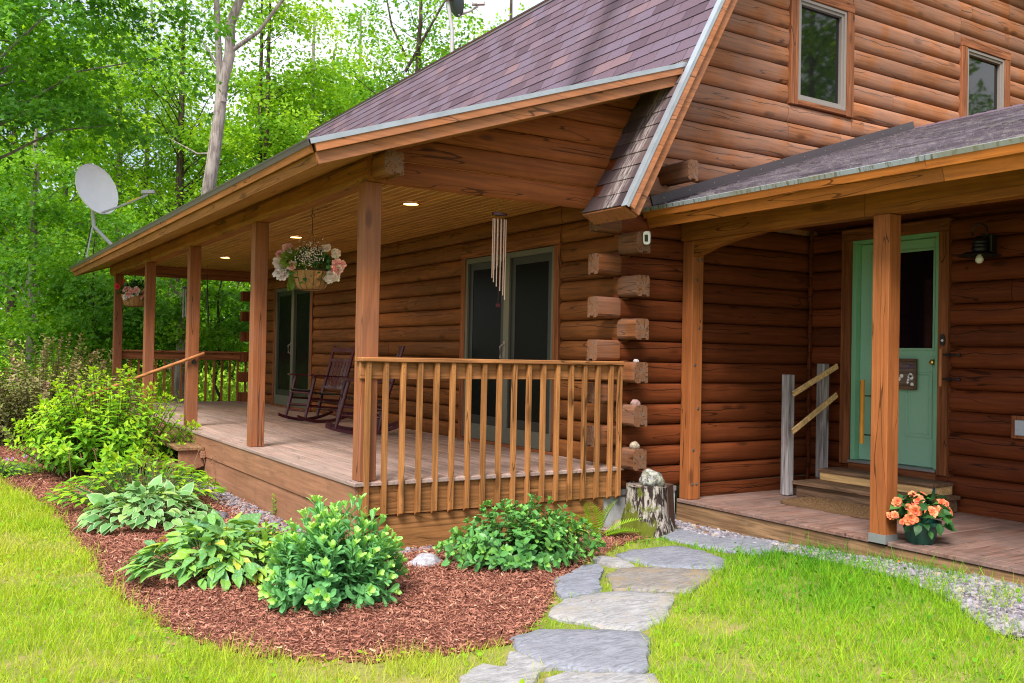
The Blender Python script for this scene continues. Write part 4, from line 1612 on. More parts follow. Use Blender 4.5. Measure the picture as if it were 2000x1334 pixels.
# ------------------------------------------------------------------ satellite dishes
def dish(d, cpx, rad, nrm, mat, lab, lnb_px, base_px, base_z, elbow_px, struts):
    """round reflector seen at pixel cpx and depth d; nrm in (right, up, towards viewer)"""
    c = px(*cpx, d)
    f = unit(RIGHT * nrm[0] - DOWN * nrm[1] - FWD * nrm[2])
    x = unit(np.cross((0, 0, 1.0), f))
    y = np.cross(f, x)
    base = px(*base_px, d)
    base[2] = base_z(base[0])
    t = thing('satellite_dish', base, lab, 'satellite dish')
    mb = MB()
    n = 36
    a = np.arange(n) * 2 * math.pi / n
    rings = [(r, .16 * r * r / rad - .16 * rad) for r in np.linspace(.02, 1, 8) * rad] + [(rad * 1.012, .006), (rad * 1.012, -.014), (rad * .98, -.016)] + [(r, .16 * r * r / rad - .16 * rad - .014) for r in np.linspace(.9, .02, 6) * rad]
    V = np.array([c + x * r * .92 * math.cos(k) + y * r * math.sin(k) + f * z for r, z in rings for k in a])
    i = np.arange(len(rings) - 1)[:, None] * n
    j = np.arange(n)[None]
    mb.arr(V, np.stack([i + j, i + (j + 1) % n, i + n + (j + 1) % n, i + n + j], -1).reshape(-1, 4))
    mb.add(V[:n], [tuple(range(n))])
    obj('reflector', mb, mat, t, smooth=50)
    bot = c - y * rad * .96
    e = px(*lnb_px, d - .05)
    mb = MB()
    mb.tube([bot - f * .03, bot + (e - bot) * .5 - UV * .015, e], .018, 6)
    arm = obj('feed_arm', mb, M['dish_arm'], t, smooth=50)
    g = unit(e - bot)
    mb = MB()
    mb.beam(e - g * .02 + UV * .05 - RIGHT * .09, e + g * .02 + UV * .04 + RIGHT * .09, .07, .06)
    mb.tube([e + UV * .045, e + UV * .055 - f * .10], [.025, .035], 10)
    obj('receiver', mb, M['dish_arm'], t, bevel=.01)
    hub = c - f * (.16 * rad + .03)
    elbow = px(*elbow_px, d)
    mb = MB()
    mb.beam(hub + f * .03, hub - f * .10, .14, .18)
    obj('back_bracket', mb, M['galv'], t, bevel=.008)
    mb = MB()
    top = hub - f * .05 + UV * .05
    mb.tube([top, elbow, base], .032, 10)
    obj('mast', mb, M['dish_arm'], t, smooth=50)
    for s_px in struts:
        s0 = px(*s_px, d - .15)
        s0[2] = base_z(s0[0])
        mb = MB()
        mb.tube([elbow + UV * .1, s0], .014, 6)
        obj('strut', mb, M['dish_arm'], t, smooth=50)
    return t, arm, bot, e, c


t, arm, bot, e, c = dish(15.8, (190, 369), .45, (.86, .28, .42), M['dish'], 'large pale grey satellite dish standing on the far end of the porch eave', (289, 380), (232, 500), lambda x: porch_z(max(x, -.5)), (183, 442), [(168, 510)])
mb = MB()
mb.tube([bot + (e - bot) * .55, bot + (e - bot) * .82], .0205, 6)
obj('warning_label', mb, M['yellow'], arm)
mb = MB()
q = px(178, 440, 15.8)
mb.tube([q, px(172, 470, 15.7), px(163, 505, 15.7)], .008, 5)
mb.tube([q, px(196, 470, 15.7), px(186, 474, 15.7), px(176, 470, 15.7)], .006, 5)
mb.tube([e, px(295, 395, 15.8), px(315, 425, 15.9)], .007, 5)
obj('cable', mb, M['black'], t)
dish(15.4, (887, -12), .37, (.86, .30, -.36), M['dish_dark'], 'dark backed satellite dish on a mast behind the main roof', (934, 12), (883, 115), lambda x: 5.6 + .45 * (x - 3.93), (883, 60), [])

# ------------------------------------------------------------------ ground cover
def ground_z(x, y):
    x, y = np.asarray(x, float), np.asarray(y, float)
    t = np.clip((x - .5) / 2.6, 0, 1) * np.clip((-y - .6) / 2.6, 0, 1)
    return G + .10 * t * t * (3 - 2 * t)


def gspot(u, v):
    z = G
    for _ in range(6):
        p = ground_spot(u, v, z)
        z = float(ground_z(p[0], p[1]))
    return np.array([p[0], p[1], z])


def inside(poly, P):
    poly = np.asarray(poly)[:, :2]
    x, y = P[:, 0], P[:, 1]
    r = np.zeros(len(P), bool)
    for (x0, y0), (x1, y1) in zip(poly, np.roll(poly, -1, 0)):
        with np.errstate(divide='ignore', invalid='ignore'):
            r ^= ((y0 > y) != (y1 > y)) & (x < (x1 - x0) * (y - y0) / (y1 - y0 + 1e-12) + x0)
    return r


def vnoise(P, scale, seed=0):
    """smooth value noise in the ground plane, 0..1"""
    g = np.random.default_rng(100 + seed).random((64, 64))
    q = np.asarray(P)[:, :2] * scale + 17.3
    i = np.floor(q).astype(int)
    f = q - i
    f = f * f * (3 - 2 * f)
    a = g[i[:, 0] % 64, i[:, 1] % 64]
    b = g[(i[:, 0] + 1) % 64, i[:, 1] % 64]
    c = g[i[:, 0] % 64, (i[:, 1] + 1) % 64]
    d = g[(i[:, 0] + 1) % 64, (i[:, 1] + 1) % 64]
    return (a * (1 - f[:, 0]) + b * f[:, 0]) * (1 - f[:, 1]) + (c * (1 - f[:, 0]) + d * f[:, 0]) * f[:, 1]


LAWN_EDGE = [(-2.35, 8.2), (-2.05, 5.8), (-1.74, 3.1), (-1.70, 1.04), (-1.74, -.14), (-1.62, -1.15), (-1.36, -1.9), (-.87, -2.25), (-.39, -2.36), (-.02, -2.32)]
MULCH = LAWN_EDGE + [tuple(gspot(u, v)[:2]) for u, v in ((1062, 1205), (1086, 1150), (1150, 1098), (1205, 1068), (1290, 1042))] + [(2.5, .02), (0, .02), (0, 11.5), (-2.0, 11.5)]
GRAVEL = [gspot(u, v)[:2] for u, v in ((1310, 1012), (1340, 1000), (1500, 1040), (1700, 1088), (2000, 1150), (2300, 1215), (2300, 1330), (2060, 1262), (1960, 1244), (1905, 1215), (1850, 1172), (1740, 1130), (1600, 1096), (1500, 1078), (1440, 1066), (1330, 1040))]
FLAG_PX = [
    [(1272, 1040), (1330, 1037), (1400, 1037), (1480, 1049), (1543, 1064), (1530, 1077), (1480, 1087), (1430, 1082), (1350, 1067), (1300, 1054)],
    [(1202, 1087), (1230, 1079), (1320, 1070), (1380, 1082), (1415, 1097), (1422, 1111), (1395, 1116), (1320, 1115), (1280, 1110), (1215, 1094)],
    [(1157, 1094), (1172, 1089), (1210, 1095), (1240, 1110), (1215, 1112), (1165, 1104)],
    [(1080, 1137), (1115, 1124), (1137, 1109), (1170, 1107), (1179, 1116), (1172, 1137), (1177, 1157), (1150, 1164), (1095, 1172), (1082, 1152)],
    [(1185, 1129), (1210, 1115), (1280, 1112), (1320, 1116), (1393, 1118), (1395, 1132), (1370, 1147), (1350, 1162), (1280, 1159), (1195, 1157)],
    [(1072, 1199), (1100, 1177), (1165, 1163), (1210, 1160), (1300, 1164), (1320, 1167), (1310, 1192), (1300, 1217), (1240, 1237), (1190, 1236), (1145, 1224), (1090, 1214), (1070, 1207)],
    [(995, 1252), (1055, 1235), (1150, 1236), (1250, 1239), (1270, 1252), (1265, 1302), (1264, 1319), (1150, 1319), (1075, 1309), (1010, 1277)],
    [(992, 1281), (1012, 1280), (1074, 1311), (1030, 1318), (990, 1311)],
    [(897, 1330), (944, 1304), (1020, 1313), (1055, 1323), (1035, 1350), (960, 1372), (890, 1356)],
    [(1058, 1334), (1100, 1322), (1280, 1324), (1292, 1345), (1270, 1390), (1060, 1385)]]
FLAGS = [np.array([gspot(u, v) for u, v in f]) for f in FLAG_PX]


def edge_dist(poly, P):
    r = np.full(len(P), 9.0)
    poly = np.asarray(poly)[:, :2]
    for a_, b_ in zip(poly, np.roll(poly, -1, 0)):
        ab = b_ - a_
        t_ = np.clip(((P - a_) @ ab) / max(ab @ ab, 1e-9), 0, 1)
        r = np.minimum(r, np.linalg.norm(P - a_ - t_[:, None] * ab, axis=1))
    return np.clip(r / .35, 0, 1)


def sheet(name, poly, h, mat, dz, cell=.07, amp=.03):
    poly = np.asarray(poly)[:, :2]
    lo, hi = poly.min(0), poly.max(0)
    nx, ny = int((hi[0] - lo[0]) / cell) + 2, int((hi[1] - lo[1]) / cell) + 2
    X, Y = np.meshgrid(lo[0] + np.arange(nx) * cell, lo[1] + np.arange(ny) * cell, indexing='ij')
    P = np.stack([X.ravel(), Y.ravel()], 1)
    Z = ground_z(P[:, 0], P[:, 1]) + dz + edge_dist(poly, P) * (amp * vnoise(P, 3.1, 3) + amp * .6 * vnoise(P, 11, 4))
    V = np.column_stack([P, Z])
    i, j = np.meshgrid(np.arange(nx - 1), np.arange(ny - 1), indexing='ij')
    F = np.stack([i * ny + j, (i + 1) * ny + j, (i + 1) * ny + j + 1, i * ny + j + 1], -1).reshape(-1, 4)
    cen = V[F].mean(1)
    F = F[inside(poly, cen)]
    used, inv = np.unique(F, return_inverse=True)
    mb = MB()
    mb.arr(V[used], inv.reshape(F.shape), rng.uniform(0, 1, len(F)))
    o = obj(name, mb, mat, smooth=True)
    o['kind'] = 'structure'
    return o


def sheet_z(P, dz, amp):
    k = edge_dist(MULCH, P) * inside(MULCH, P) if amp > .02 else 1.0
    return ground_z(P[:, 0], P[:, 1]) + dz + k * (amp * vnoise(P, 3.1, 3) + amp * .6 * vnoise(P, 11, 4))


def sample(poly, dens):
    poly = np.asarray(poly)[:, :2]
    lo, hi = poly.min(0), poly.max(0)
    n = int(np.prod(hi - lo) * dens)
    P = lo + rng.random((n, 2)) * (hi - lo)
    return P[inside(poly, P)]


M['mulch'] = plain('mulch_base', (.14, .05, .034), .95, .1, var=.6, scale=60, bump=.8, coord='Position')
sheet('mulch_bed', MULCH, 0, M['mulch'], .004, amp=.035)
t = NT('bark_chip')
c = t.ramp(t.attr(), [(0, (.09, .034, .024)), (.4, (.29, .115, .08)), (.8, (.47, .215, .15)), (.93, (.56, .31, .21)), (1, (.62, .46, .32))])
M['chip'] = t.fin(c, .85, .15)
P = sample(MULCH, 7600)
u, v, d = project(np.column_stack([P, np.full(len(P), G)]))
P = P[(u > -120) & (u < 2100) & (d > 0) & (rng.random(len(P)) < np.clip(8.5 / np.maximum(d, 1), .25, 1) ** 1.5)]
n = len(P)
P = P + rng.normal(0, .012, (n, 2)) + rng.normal(0, .11, (n, 2)) * (rng.random((n, 1)) < .10)
P = np.column_stack([P, sheet_z(P, .006, .035) + np.abs(rng.normal(0, .009, n))])
mb = MB()
CHIP = (np.array([(-.12, 0, 0), (.12, .05, 0), (.09, 1, .02), (-.08, .92, 0), (0, .5, .10)], float), np.array([(0, 1, 4), (1, 2, 4), (2, 3, 4), (3, 0, 4)]), None)
scatter(mb, CHIP, P, rdir(n, .12, .35), rdir(n, 1.2), rng.uniform(.009, .027, n) * rng.choice([1, 1, 1.7], n), np.clip(rng.normal(.46, .22, n), 0, 1), wid=rng.uniform(.5, 1.5, n))
tag(obj('mulch_chips', mb, M['chip']), 'reddish brown shredded bark mulch around the planting bed', 'mulch', kind='stuff')

# gravel
t = NT('pebble')
c = t.ramp(t.attr(), [(0, (.07, .06, .075)), (.4, (.18, .165, .20)), (.75, (.31, .29, .33)), (.9, (.33, .25, .18)), (1, (.50, .48, .47))])
M['pebble'] = t.fin(c, .8, .2)
M['gravel'] = plain('gravel_base', (.17, .15, .16), .95, .1, var=.6, scale=70, bump=.8, coord='Position')
sheet('gravel_strip', GRAVEL, 0, M['gravel'], .006, amp=.012)
phi = (1 + 5 ** .5) / 2
ICO = (np.array([(-1, phi, 0), (1, phi, 0), (-1, -phi, 0), (1, -phi, 0), (0, -1, phi), (0, 1, phi), (0, -1, -phi), (0, 1, -phi), (phi, 0, -1), (phi, 0, 1), (-phi, 0, -1), (-phi, 0, 1)]) / 1.9 * (1, 1.25, .7),
       np.array([(0, 11, 5), (0, 5, 1), (0, 1, 7), (0, 7, 10), (0, 10, 11), (1, 5, 9), (5, 11, 4), (11, 10, 2), (10, 7, 6), (7, 1, 8), (3, 9, 4), (3, 4, 2), (3, 2, 6), (3, 6, 8), (3, 8, 9), (4, 9, 5), (2, 4, 11), (6, 2, 10), (8, 6, 7), (9, 8, 1)]), None)
P = sample(GRAVEL, 4200)
P = P[(P[:, 0] < 3.6) & (P[:, 1] > -4.2)]
P1 = np.column_stack([P, sheet_z(P, .008, .012)])
P = sample([(-.42, -.02), (.0, .0), (.0, 6), (-.34, 5.2), (-.30, 2.5)], 1900)
P = P[rng.random(len(P)) < np.clip(1.2 - np.abs(P[:, 0]) / .35, .1, 1)]
P2 = np.column_stack([P, sheet_z(P, .018, .035)])
P = sample([(.0, -.16), (2.5, -.10), (2.5, .0), (0, 0)], 1500)
P3 = np.column_stack([P, sheet_z(P, .015, .035)])
P = np.concatenate([P1, P2, P3])
n = len(P)
mb = MB()
scatter(mb, ICO, P, rdir(n, 0, .4), rdir(n, 2), rng.gamma(6, .0018, n) + .003, rng.beta(2.2, 2.2, n))
tag(obj('gravel', mb, M['pebble']), 'pale grey gravel along the deck edges', 'gravel', kind='stuff')


# flagstones
def slate(name, base, alt, k=.5):
    t = NT(name)
    p = t.pos('Object')
    a = t.noise(t.vmath('MULTIPLY', p, (1.6, 6.5, 3)), 4.5, 8, .72, 1.6)
    b = t.noise(p, 5.1, 7, .68, .8)
    c = t.mix(t.step(a, .36, .62), scl(base, .66), scl(base, 1.18))
    c = t.mix(t.math('MULTIPLY', t.step(b, .48, .66), k), c, alt)
    f = t.noise(p, 120, 2, .7)
    c = t.mix(t.math('MULTIPLY', t.step(f, .5, .75), .3), c, scl(base, .5))
    t.bump(t.math('ADD', a, t.math('MULTIPLY', f, .25)), .35, .012)
    return t.fin(c, .75, .25)


SLATE = {'blue': slate('blue_slate', (.205, .215, .265), (.27, .275, .31)), 'brown': slate('brown_stone', (.225, .205, .195), (.27, .205, .13), .8),
         'pale': slate('pale_stone', (.29, .285, .30), (.34, .30, .25), .6), 'grey': slate('grey_slate', (.21, .218, .26), (.235, .225, .26), .3)}
FL = [('blue', 'long blue grey flagstone against the entry deck, farthest of the path'), ('blue', 'wide streaked blue flagstone second from the entry deck'), ('pale', 'small narrow tan flagstone at the mulch edge'),
      ('blue', 'irregular blue grey flagstone beside the mulch with a grassy joint'), ('brown', 'brown and tan banded flagstone in the middle of the path'), ('pale', 'large white streaked flagstone below the brown one'),
      ('grey', 'largest flat grey flagstone with a chipped dark corner'), ('pale', 'small sandy flagstone tucked under the chipped corner of the large grey one'), ('pale', 'pale pointed flagstone at the lower edge, left of the path end'),
      ('pale', 'pale flagstone cut off by the lower edge of the photo, below the large grey one')]
for P, (kind, lab) in zip(FLAGS, FL):
    c = P.mean(0)
    ring = []
    for a, b in zip(P, np.roll(P, -1, 0)):
        L = np.linalg.norm(b - a)
        k = max(2, int(L / .05))
        for i in range(k):
            ring.append(a + (b - a) * i / k + rng.normal(0, .006, 3) * (1, 1, 0))
    ring = np.array(ring)
    h = .012
    zt = ground_z(ring[:, 0], ring[:, 1]) + h + .012
    n = len(ring)
    r0 = np.column_stack([ring[:, :2], zt - .07])
    r1 = np.column_stack([ring[:, :2], zt - .012 + rng.normal(0, .003, n)])
    V = [r0, r1]
    for f, dz in ((.965, 0), (.75, .003), (.4, .004)):
        q = c[:2] + (ring[:, :2] - c[:2]) * f
        V.append(np.column_stack([q, zt + dz + rng.normal(0, .0016, n)]))
    V.append(np.array([[c[0], c[1], zt.mean() + .003]]))
    mb = MB()
    V = np.concatenate(V)
    F = []
    for r in range(4):
        for i in range(n):
            F.append((r * n + i, r * n + (i + 1) % n, (r + 1) * n + (i + 1) % n, (r + 1) * n + i))
    F += [(4 * n + i, 4 * n + (i + 1) % n, 5 * n) for i in range(n)]
    mb.add(V, F)
    tag(obj('flagstone', mb, SLATE[kind], smooth=45), lab, 'flagstone', 'flagstones of the garden path')

import bmesh
from mathutils import noise as mnoise


def rock(name, c, size, mat, lab, cat='rock', amp=.28, seed=0, parent=None, freq=1.3, flat=-.35, group=None):
    bm = bmesh.new()
    bmesh.ops.create_icosphere(bm, subdivisions=4, radius=1)
    mb = MB()
    V = []
    for v in bm.verts:
        p = Vector(v.co)
        k = 1 + amp * mnoise.noise(p * freq + Vector((seed * 7.1, 3, 1))) + amp * .4 * mnoise.noise(p * freq * 3 + Vector((seed, 9, 1))) + .03 * mnoise.noise(p * 11)
        q = p * k
        V.append((q.x * size[0], q.y * size[1], max(q.z, flat) * size[2]))
    V = np.array(V)
    V += np.array(c) - (0, 0, V[:, 2].min())
    mb.arr(V, np.array([[x.index for x in f.verts] for f in bm.faces]))
    bm.free()
    o = obj(name, mb, mat, parent, smooth=60)
    if lab:
        tag(o, lab, cat, group)
    return o


def stone_mat(name, base, dark, scale=14, moss=0.0):
    t = NT(name)
    p = t.pos('Object')
    a = t.noise(p, scale, 6, .7, .5)
    c = t.mix(t.step(a, .4, .6), dark, base)
    if moss:
        c = t.mix(t.math('MULTIPLY', t.step(t.noise(p, scale * .6, 4), .45, .6), moss), c, (.14, .15, .03))
    t.bump(a, .5, .01)
    return t.fin(c, .85, .2)


ST = {'white': stone_mat('white_stone', (.45, .43, .43), (.36, .34, .34), 40), 'pink': stone_mat('pink_stone', (.34, .22, .20), (.24, .145, .135), 40), 'beige': stone_mat('beige_stone', (.38, .31, .24), (.20, .155, .12), 60),
      'grey': stone_mat('grey_stone', (.40, .39, .43), (.24, .23, .27), 20), 'mottled': stone_mat('mottled_stone', (.36, .35, .32), (.07, .07, .07), 17, .35), 'mossy': stone_mat('mossy_stone', (.26, .22, .14), (.12, .11, .06), 12, .6),
      'dark': stone_mat('dark_slab', (.20, .18, .21), (.10, .09, .11), 9), 'tan': stone_mat('tan_stone', (.42, .34, .26), (.33, .27, .21), 30)}
for z, s, k, lab in ((ZJ + 4 * PITCH - .004, (.028, .024, .02), 'white', 'tiny white stone lying on the upper log end beside the railing'), (ZJ + 2 * PITCH - .004, (.05, .035, .04), 'pink', 'pinkish peaked stone lying on the middle log end at the corner'),
                     (ZJ - .004, (.05, .04, .048), 'beige', 'round speckled beige stone lying on the lowest log end at the corner')):
    rock('stone', (2.625, -.13, z), s, ST[k], lab, 'stone', .2, seed=len(lab), group='stones set on the log ends')
q = gspot(832, 1108)
rock('rock', q + (0, 0, -.02), (.13, .10, .085), ST['grey'], 'pale grey rock in the mulch between the two front plants', seed=2)
q = gspot(1222, 1036)
rock('rock', q + (0, 0, -.04), (.19, .10, .10), ST['mossy'], 'mossy brown rock beside the fern and the stump', seed=5)
q = gspot(1395, 1034)
rock('stone', q + (0, 0, -.02), (.085, .07, .07), ST['tan'], 'smooth round tan stone beside the entry deck edge', 'stone', .1, seed=6)
q = gspot(395, 1022)
rock('rock', q + (0, 0, -.03), (.32, .20, .09), ST['dark'], 'flat dark rock in the bed behind the spotted plant', seed=9, amp=.35)

# tree stump with a stone on top
SC = np.array([2.70, -.23, G])
t = thing('tree_stump', SC, 'mossy weathered tree stump with pale peeling bark at the cabin corner', 'tree stump')
n, k = 40, 14
a = np.arange(n) * 2 * math.pi / n
V = []
for i in range(k):
    f = i / (k - 1)
    z = G - .03 + f * .46
    R0 = .185 + .085 * (1 - f) ** 2.2
    rr = R0 * (1 + .05 * np.sin(a * 3 + 1) + .035 * np.sin(a * 7 + f) + rng.normal(0, .012, n))
    V.append(np.stack([SC[0] + rr * np.cos(a), SC[1] + rr * np.sin(a), np.full(n, z) + (rng.normal(0, .006, n) if i == k - 1 else 0)], 1))
V = np.concatenate(V)
i = np.arange(k - 1)[:, None] * n
j = np.arange(n)[None]
mb = MB()
mb.arr(V, np.stack([i + j, i + (j + 1) % n, i + n + (j + 1) % n, i + n + j], -1).reshape(-1, 4))
nt_ = NT('stump_bark')
p = nt_.pos('Object')
s1 = nt_.noise(nt_.vmath('MULTIPLY', p, (26, 26, 6)), 1.2, 5, .7, .4)
c = nt_.mix(nt_.step(s1, .46, .56), (.035, .024, .022), (.36, .325, .295))
s2 = nt_.noise(p, 7, 4, .65)
sx = nt_.n('SeparateXYZ')
nt_.l(p, sx.inputs[0])
mk = nt_.math('ADD', s2, nt_.math('ADD', nt_.math('MULTIPLY', sx.outputs[0], -1.4), nt_.math('MULTIPLY', sx.outputs[2], -.55)))
c = nt_.mix(nt_.step(mk, .53, .66), c, (.10, .115, .015))
nt_.bump(s1, .9, .02)
obj('bark', mb, nt_.fin(c, .9, .1), t, smooth=60)
mb = MB()
zt = G + .425
mb.lathe([(0, 0), (.12, .004), (.19, -.006)], (SC[0], SC[1], zt), 30)
obj('cut_top', mb, wood('stump_top', (.26, .21, .18), 'X', coord='Object', tone=.1), t)
mb = MB()
rr = .02
mb.prism([(SC[0] + .10, SC[1] - .19, G - .02), (SC[0] + .255, SC[1] - .10, G - .02), (SC[0] + .255, SC[1] + .06, G - .02), (SC[0] + .15, SC[1] + .02, G - .02)], (-.02, .02, .445))
obj('split_face', mb, plain('dark_heartwood', (.075, .04, .028), .85, .2, var=.5, scale=25, bump=.5), t, bevel=.01)
rock('stone', (2.70, -.28, G + .428), (.115, .095, .10), ST['mottled'], 'fist sized white and black mottled stone sitting on the tree stump', 'stone', .3, seed=4, freq=1.7)

# ------------------------------------------------------------------ garden plants
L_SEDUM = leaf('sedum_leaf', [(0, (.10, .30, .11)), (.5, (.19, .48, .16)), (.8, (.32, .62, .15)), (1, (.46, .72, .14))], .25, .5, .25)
L_SHRUB = leaf('glossy_leaf', [(0, (.045, .15, .05)), (.5, (.11, .32, .08)), (1, (.26, .50, .08))], .22, .35, .4)
L_LUNG = leaf('spotted_leaf', [(0, (.10, .27, .11)), (.45, (.17, .40, .08)), (.8, (.33, .55, .06)), (1, (.55, .42, .05))], .28, .5, .25, spots=(.34, .46, .34))
L_HOSTA = leaf('hosta_leaf', [(0, (.08, .24, .08)), (.6, (.20, .42, .13)), (1, (.38, .52, .15))], .28, .45, .3, edge=((.46, .57, .34), .80))
L_BRIGHT = leaf('bright_leaf', [(0, (.09, .28, .025)), (.5, (.24, .52, .025)), (1, (.52, .70, .03))], .42, .45, .3)
L_BRONZE = leaf('bronze_leaf', [(0, (.08, .095, .03)), (.5, (.21, .21, .075)), (.85, (.33, .28, .14)), (1, (.38, .20, .18))], .25, .5, .25)
L_FERN = leaf('fern_leaf', [(0, (.22, .46, .035)), (1, (.44, .68, .06))], .45, .5, .2)
M['stem_green'] = plain('green_stem', (.10, .18, .05), .6)
M['stem_brown'] = plain('brown_stem', (.09, .055, .03), .8)


def shoots(c, rx, ry, h, ns, per, size, tp, lean=.8, z0=.25, top=.25, tonef=None, rosette=True, stem_r=.004, upbias=.5, fall=.62):
    """stems rising from a clump and leaning outwards, with leaves along them"""
    sm, lf = MB(), MB()
    for i in range(ns):
        a = rng.uniform(0, 2 * math.pi)
        r = math.sqrt(rng.uniform(0, 1))
        hh = h * (1 - fall * r ** 2.2) * rng.uniform(.7, 1.13)
        tip = np.array([c[0] + rx * r * math.cos(a), c[1] + ry * r * math.sin(a), c[2] + hh])
        base = np.array([c[0] + rx * r * .45 * math.cos(a), c[1] + ry * r * .45 * math.sin(a), c[2] - .01])
        mid = base * .5 + tip * .5 + (0, 0, .06 * h)
        T = np.linspace(0, 1, 5)[:, None]
        path = base * (1 - T) ** 2 + 2 * mid * T * (1 - T) + tip * T ** 2
        sm.tube(path, np.linspace(stem_r, stem_r * .5, 5), 4, caps=False)
        k = per
        f = z0 + (1 - z0) * (np.arange(k) + rng.uniform(0, 1, k)) / k
        f = np.clip(f, 0, 1)
        P = base * ((1 - f) ** 2)[:, None] + 2 * mid * (f * (1 - f))[:, None] + tip * (f ** 2)[:, None]
        ax = unit(tip - mid)
        an = np.arange(k) * 2.4 + rng.uniform(0, 6)
        X = unit(np.cross(ax, (.3, .2, 1)))
        Y = np.cross(ax, X)
        rad = X * np.cos(an)[:, None] + Y * np.sin(an)[:, None]
        D = rad + ax * (upbias * (.4 + 1.2 * f ** 3))[:, None] + rng.normal(0, .18, (k, 3))
        N = ax * 1.0 - rad * .3 + rng.normal(0, .15, (k, 3)) + (0, 0, .5)
        S = size * rng.uniform(.7, 1.15, k) * (1 - top * f ** 3)
        lf.n  # keep builder order
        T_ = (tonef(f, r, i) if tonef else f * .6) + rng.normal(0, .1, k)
        scatter(lf, tp, P, D, N, S, T_)
        if rosette:
            k2 = 5
            an = np.arange(k2) * 2.4
            rad = X * np.cos(an)[:, None] + Y * np.sin(an)[:, None]
            scatter(lf, tp, np.repeat([tip], k2, 0), rad * .5 + ax * 1.2, ax - rad, size * .55 * rng.uniform(.7, 1.1, k2), np.clip((tonef(np.ones(k2), r, i) if tonef else .8) + .15, 0, 1))
    return sm, lf


def plant(name, lab, c, mats, sm, lf, cat='plant'):
    t = thing(name, c, lab, cat)
    obj('stem', sm, mats[0], t)
    obj('foliage', lf, mats[1], t)
    return t


c = gspot(653, 1178) + (0, 0, .02)
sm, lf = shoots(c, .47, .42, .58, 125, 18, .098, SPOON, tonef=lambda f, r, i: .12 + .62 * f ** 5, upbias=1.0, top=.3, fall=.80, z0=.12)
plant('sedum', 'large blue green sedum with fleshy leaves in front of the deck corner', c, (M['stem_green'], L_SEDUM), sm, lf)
c = np.array([1.04, -.74, G + .02])
sm, lf = shoots(c, .70, .44, .42, 190, 10, .076, OVAL, tonef=lambda f, r, i: .15 + .3 * f + .25 * (i % 3 == 0), upbias=.5, z0=.2, top=0, stem_r=.003, fall=.8)
plant('garden_shrub', 'low glossy green shrub below the porch railing', c, (M['stem_brown'], L_SHRUB), sm, lf, 'shrub')


def clump(c, rx, ry, h, n, size, tp, tonef, hmin=.3):
    """leaves on arching stalks from one crown, layered like tiles"""
    sm, lf = MB(), MB()
    a = rng.uniform(0, 2 * math.pi, n)
    r = np.sqrt(rng.uniform(0, 1, n))
    hh = h * (1.0 - .75 * r ** 1.7) * rng.uniform(.75, 1.15, n) + h * hmin * .3
    P = np.stack([c[0] + rx * r * np.cos(a), c[1] + ry * r * np.sin(a), c[2] + hh], 1)
    out = np.stack([np.cos(a), np.sin(a), np.zeros(n)], 1)
    D = out * (.35 + r[:, None]) + rng.normal(0, .45, (n, 3)) * (1, 1, .4) + np.array((0, 0, 1.0)) * (.55 - .75 * r)[:, None]
    N = np.array((0, 0, 1.0)) + out * .35 + rng.normal(0, .28, (n, 3))
    S = size * rng.uniform(.65, 1.2, n)
    scatter(lf, tp, P, D, N, S, tonef(r, n), wid=rng.uniform(.85, 1.15, n))
    for i in range(0, n, 2):
        b = np.array([c[0] + rx * .35 * r[i] * math.cos(a[i]), c[1] + ry * .35 * r[i] * math.sin(a[i]), c[2] - .01])
        m_ = b * .5 + P[i] * .5 + (0, 0, .015)
        sm.tube([b, m_, P[i]], [.005, .004, .003], 4, caps=False)
    return sm, lf


c = np.array([-1.05, -.14, G + .01])
sm, lf = clump(c, .54, .50, .30, 400, .135, LUNG, lambda r, n: np.clip(rng.normal(.42, .2, n) + (rng.random(n) < .06) * .5, 0, 1))
s2, l2 = clump(c + (.28, -.12, 0), .42, .38, .27, 260, .105, LUNG, lambda r, n: np.clip(rng.normal(.68, .15, n), 0, 1))
for k in (sm, lf), (s2, l2):
    pass
t = plant('lungwort', 'clump of spotted leaves with yellowing ones, left of the sedum', c, (M['stem_green'], L_LUNG), sm, lf)
obj('foliage', l2, L_LUNG, t)
mb = MB()                                    # two tall leaves standing out of the clump
scatter(mb, BROAD, np.array([(-.95, .20, G + .16), (-.89, .17, G + .17), (-1.08, .25, G + .15)]), np.array([(-.25, .1, 1.0), (.75, -.1, .8), (-.8, .1, .7)]), np.tile(-FWD, (3, 1)) + (0, 0, .4), np.array([.24, .30, .2]), np.array([.25, .2, .3]))
obj('leaf', mb, L_LUNG, t)
c = np.array([-1.10, 1.92, G + .01])
sm, lf = clump(c, .54, .48, .28, 400, .108, BROAD, lambda r, n: np.clip(rng.normal(.45, .22, n), 0, 1))
t = plant('hosta', 'hosta with white edged leaves in the middle of the bed', c, (M['stem_green'], L_HOSTA), sm, lf)
mb = MB()
scatter(mb, BROAD, c + np.array([(.05, .1, .26), (-.02, .12, .24), (.28, -.05, .24), (-.35, 0, .22), (.2, .05, .25)]), np.array([(.25, 0, 1.0), (-.5, 0, .7), (.4, -.1, .9), (-.8, 0, .5), (-.3, .1, .8)]), np.tile(-FWD, (5, 1)) + (0, 0, .5), np.array([.18, .16, .15, .16, .14]), np.array([.5, .4, .3, .5, .4]))
obj('leaf', mb, L_HOSTA, t)
c = np.array([-.98, 3.0, G + .01])
sm, lf = clump(c, .78, .62, .42, 760, .085, POINTED, lambda r, n: np.clip(rng.normal(.5, .25, n), 0, 1))
t = plant('perennial_clump', 'low bright green clump with thin brown flower stalks behind the hosta', c, (M['stem_green'], L_BRIGHT), sm, lf)
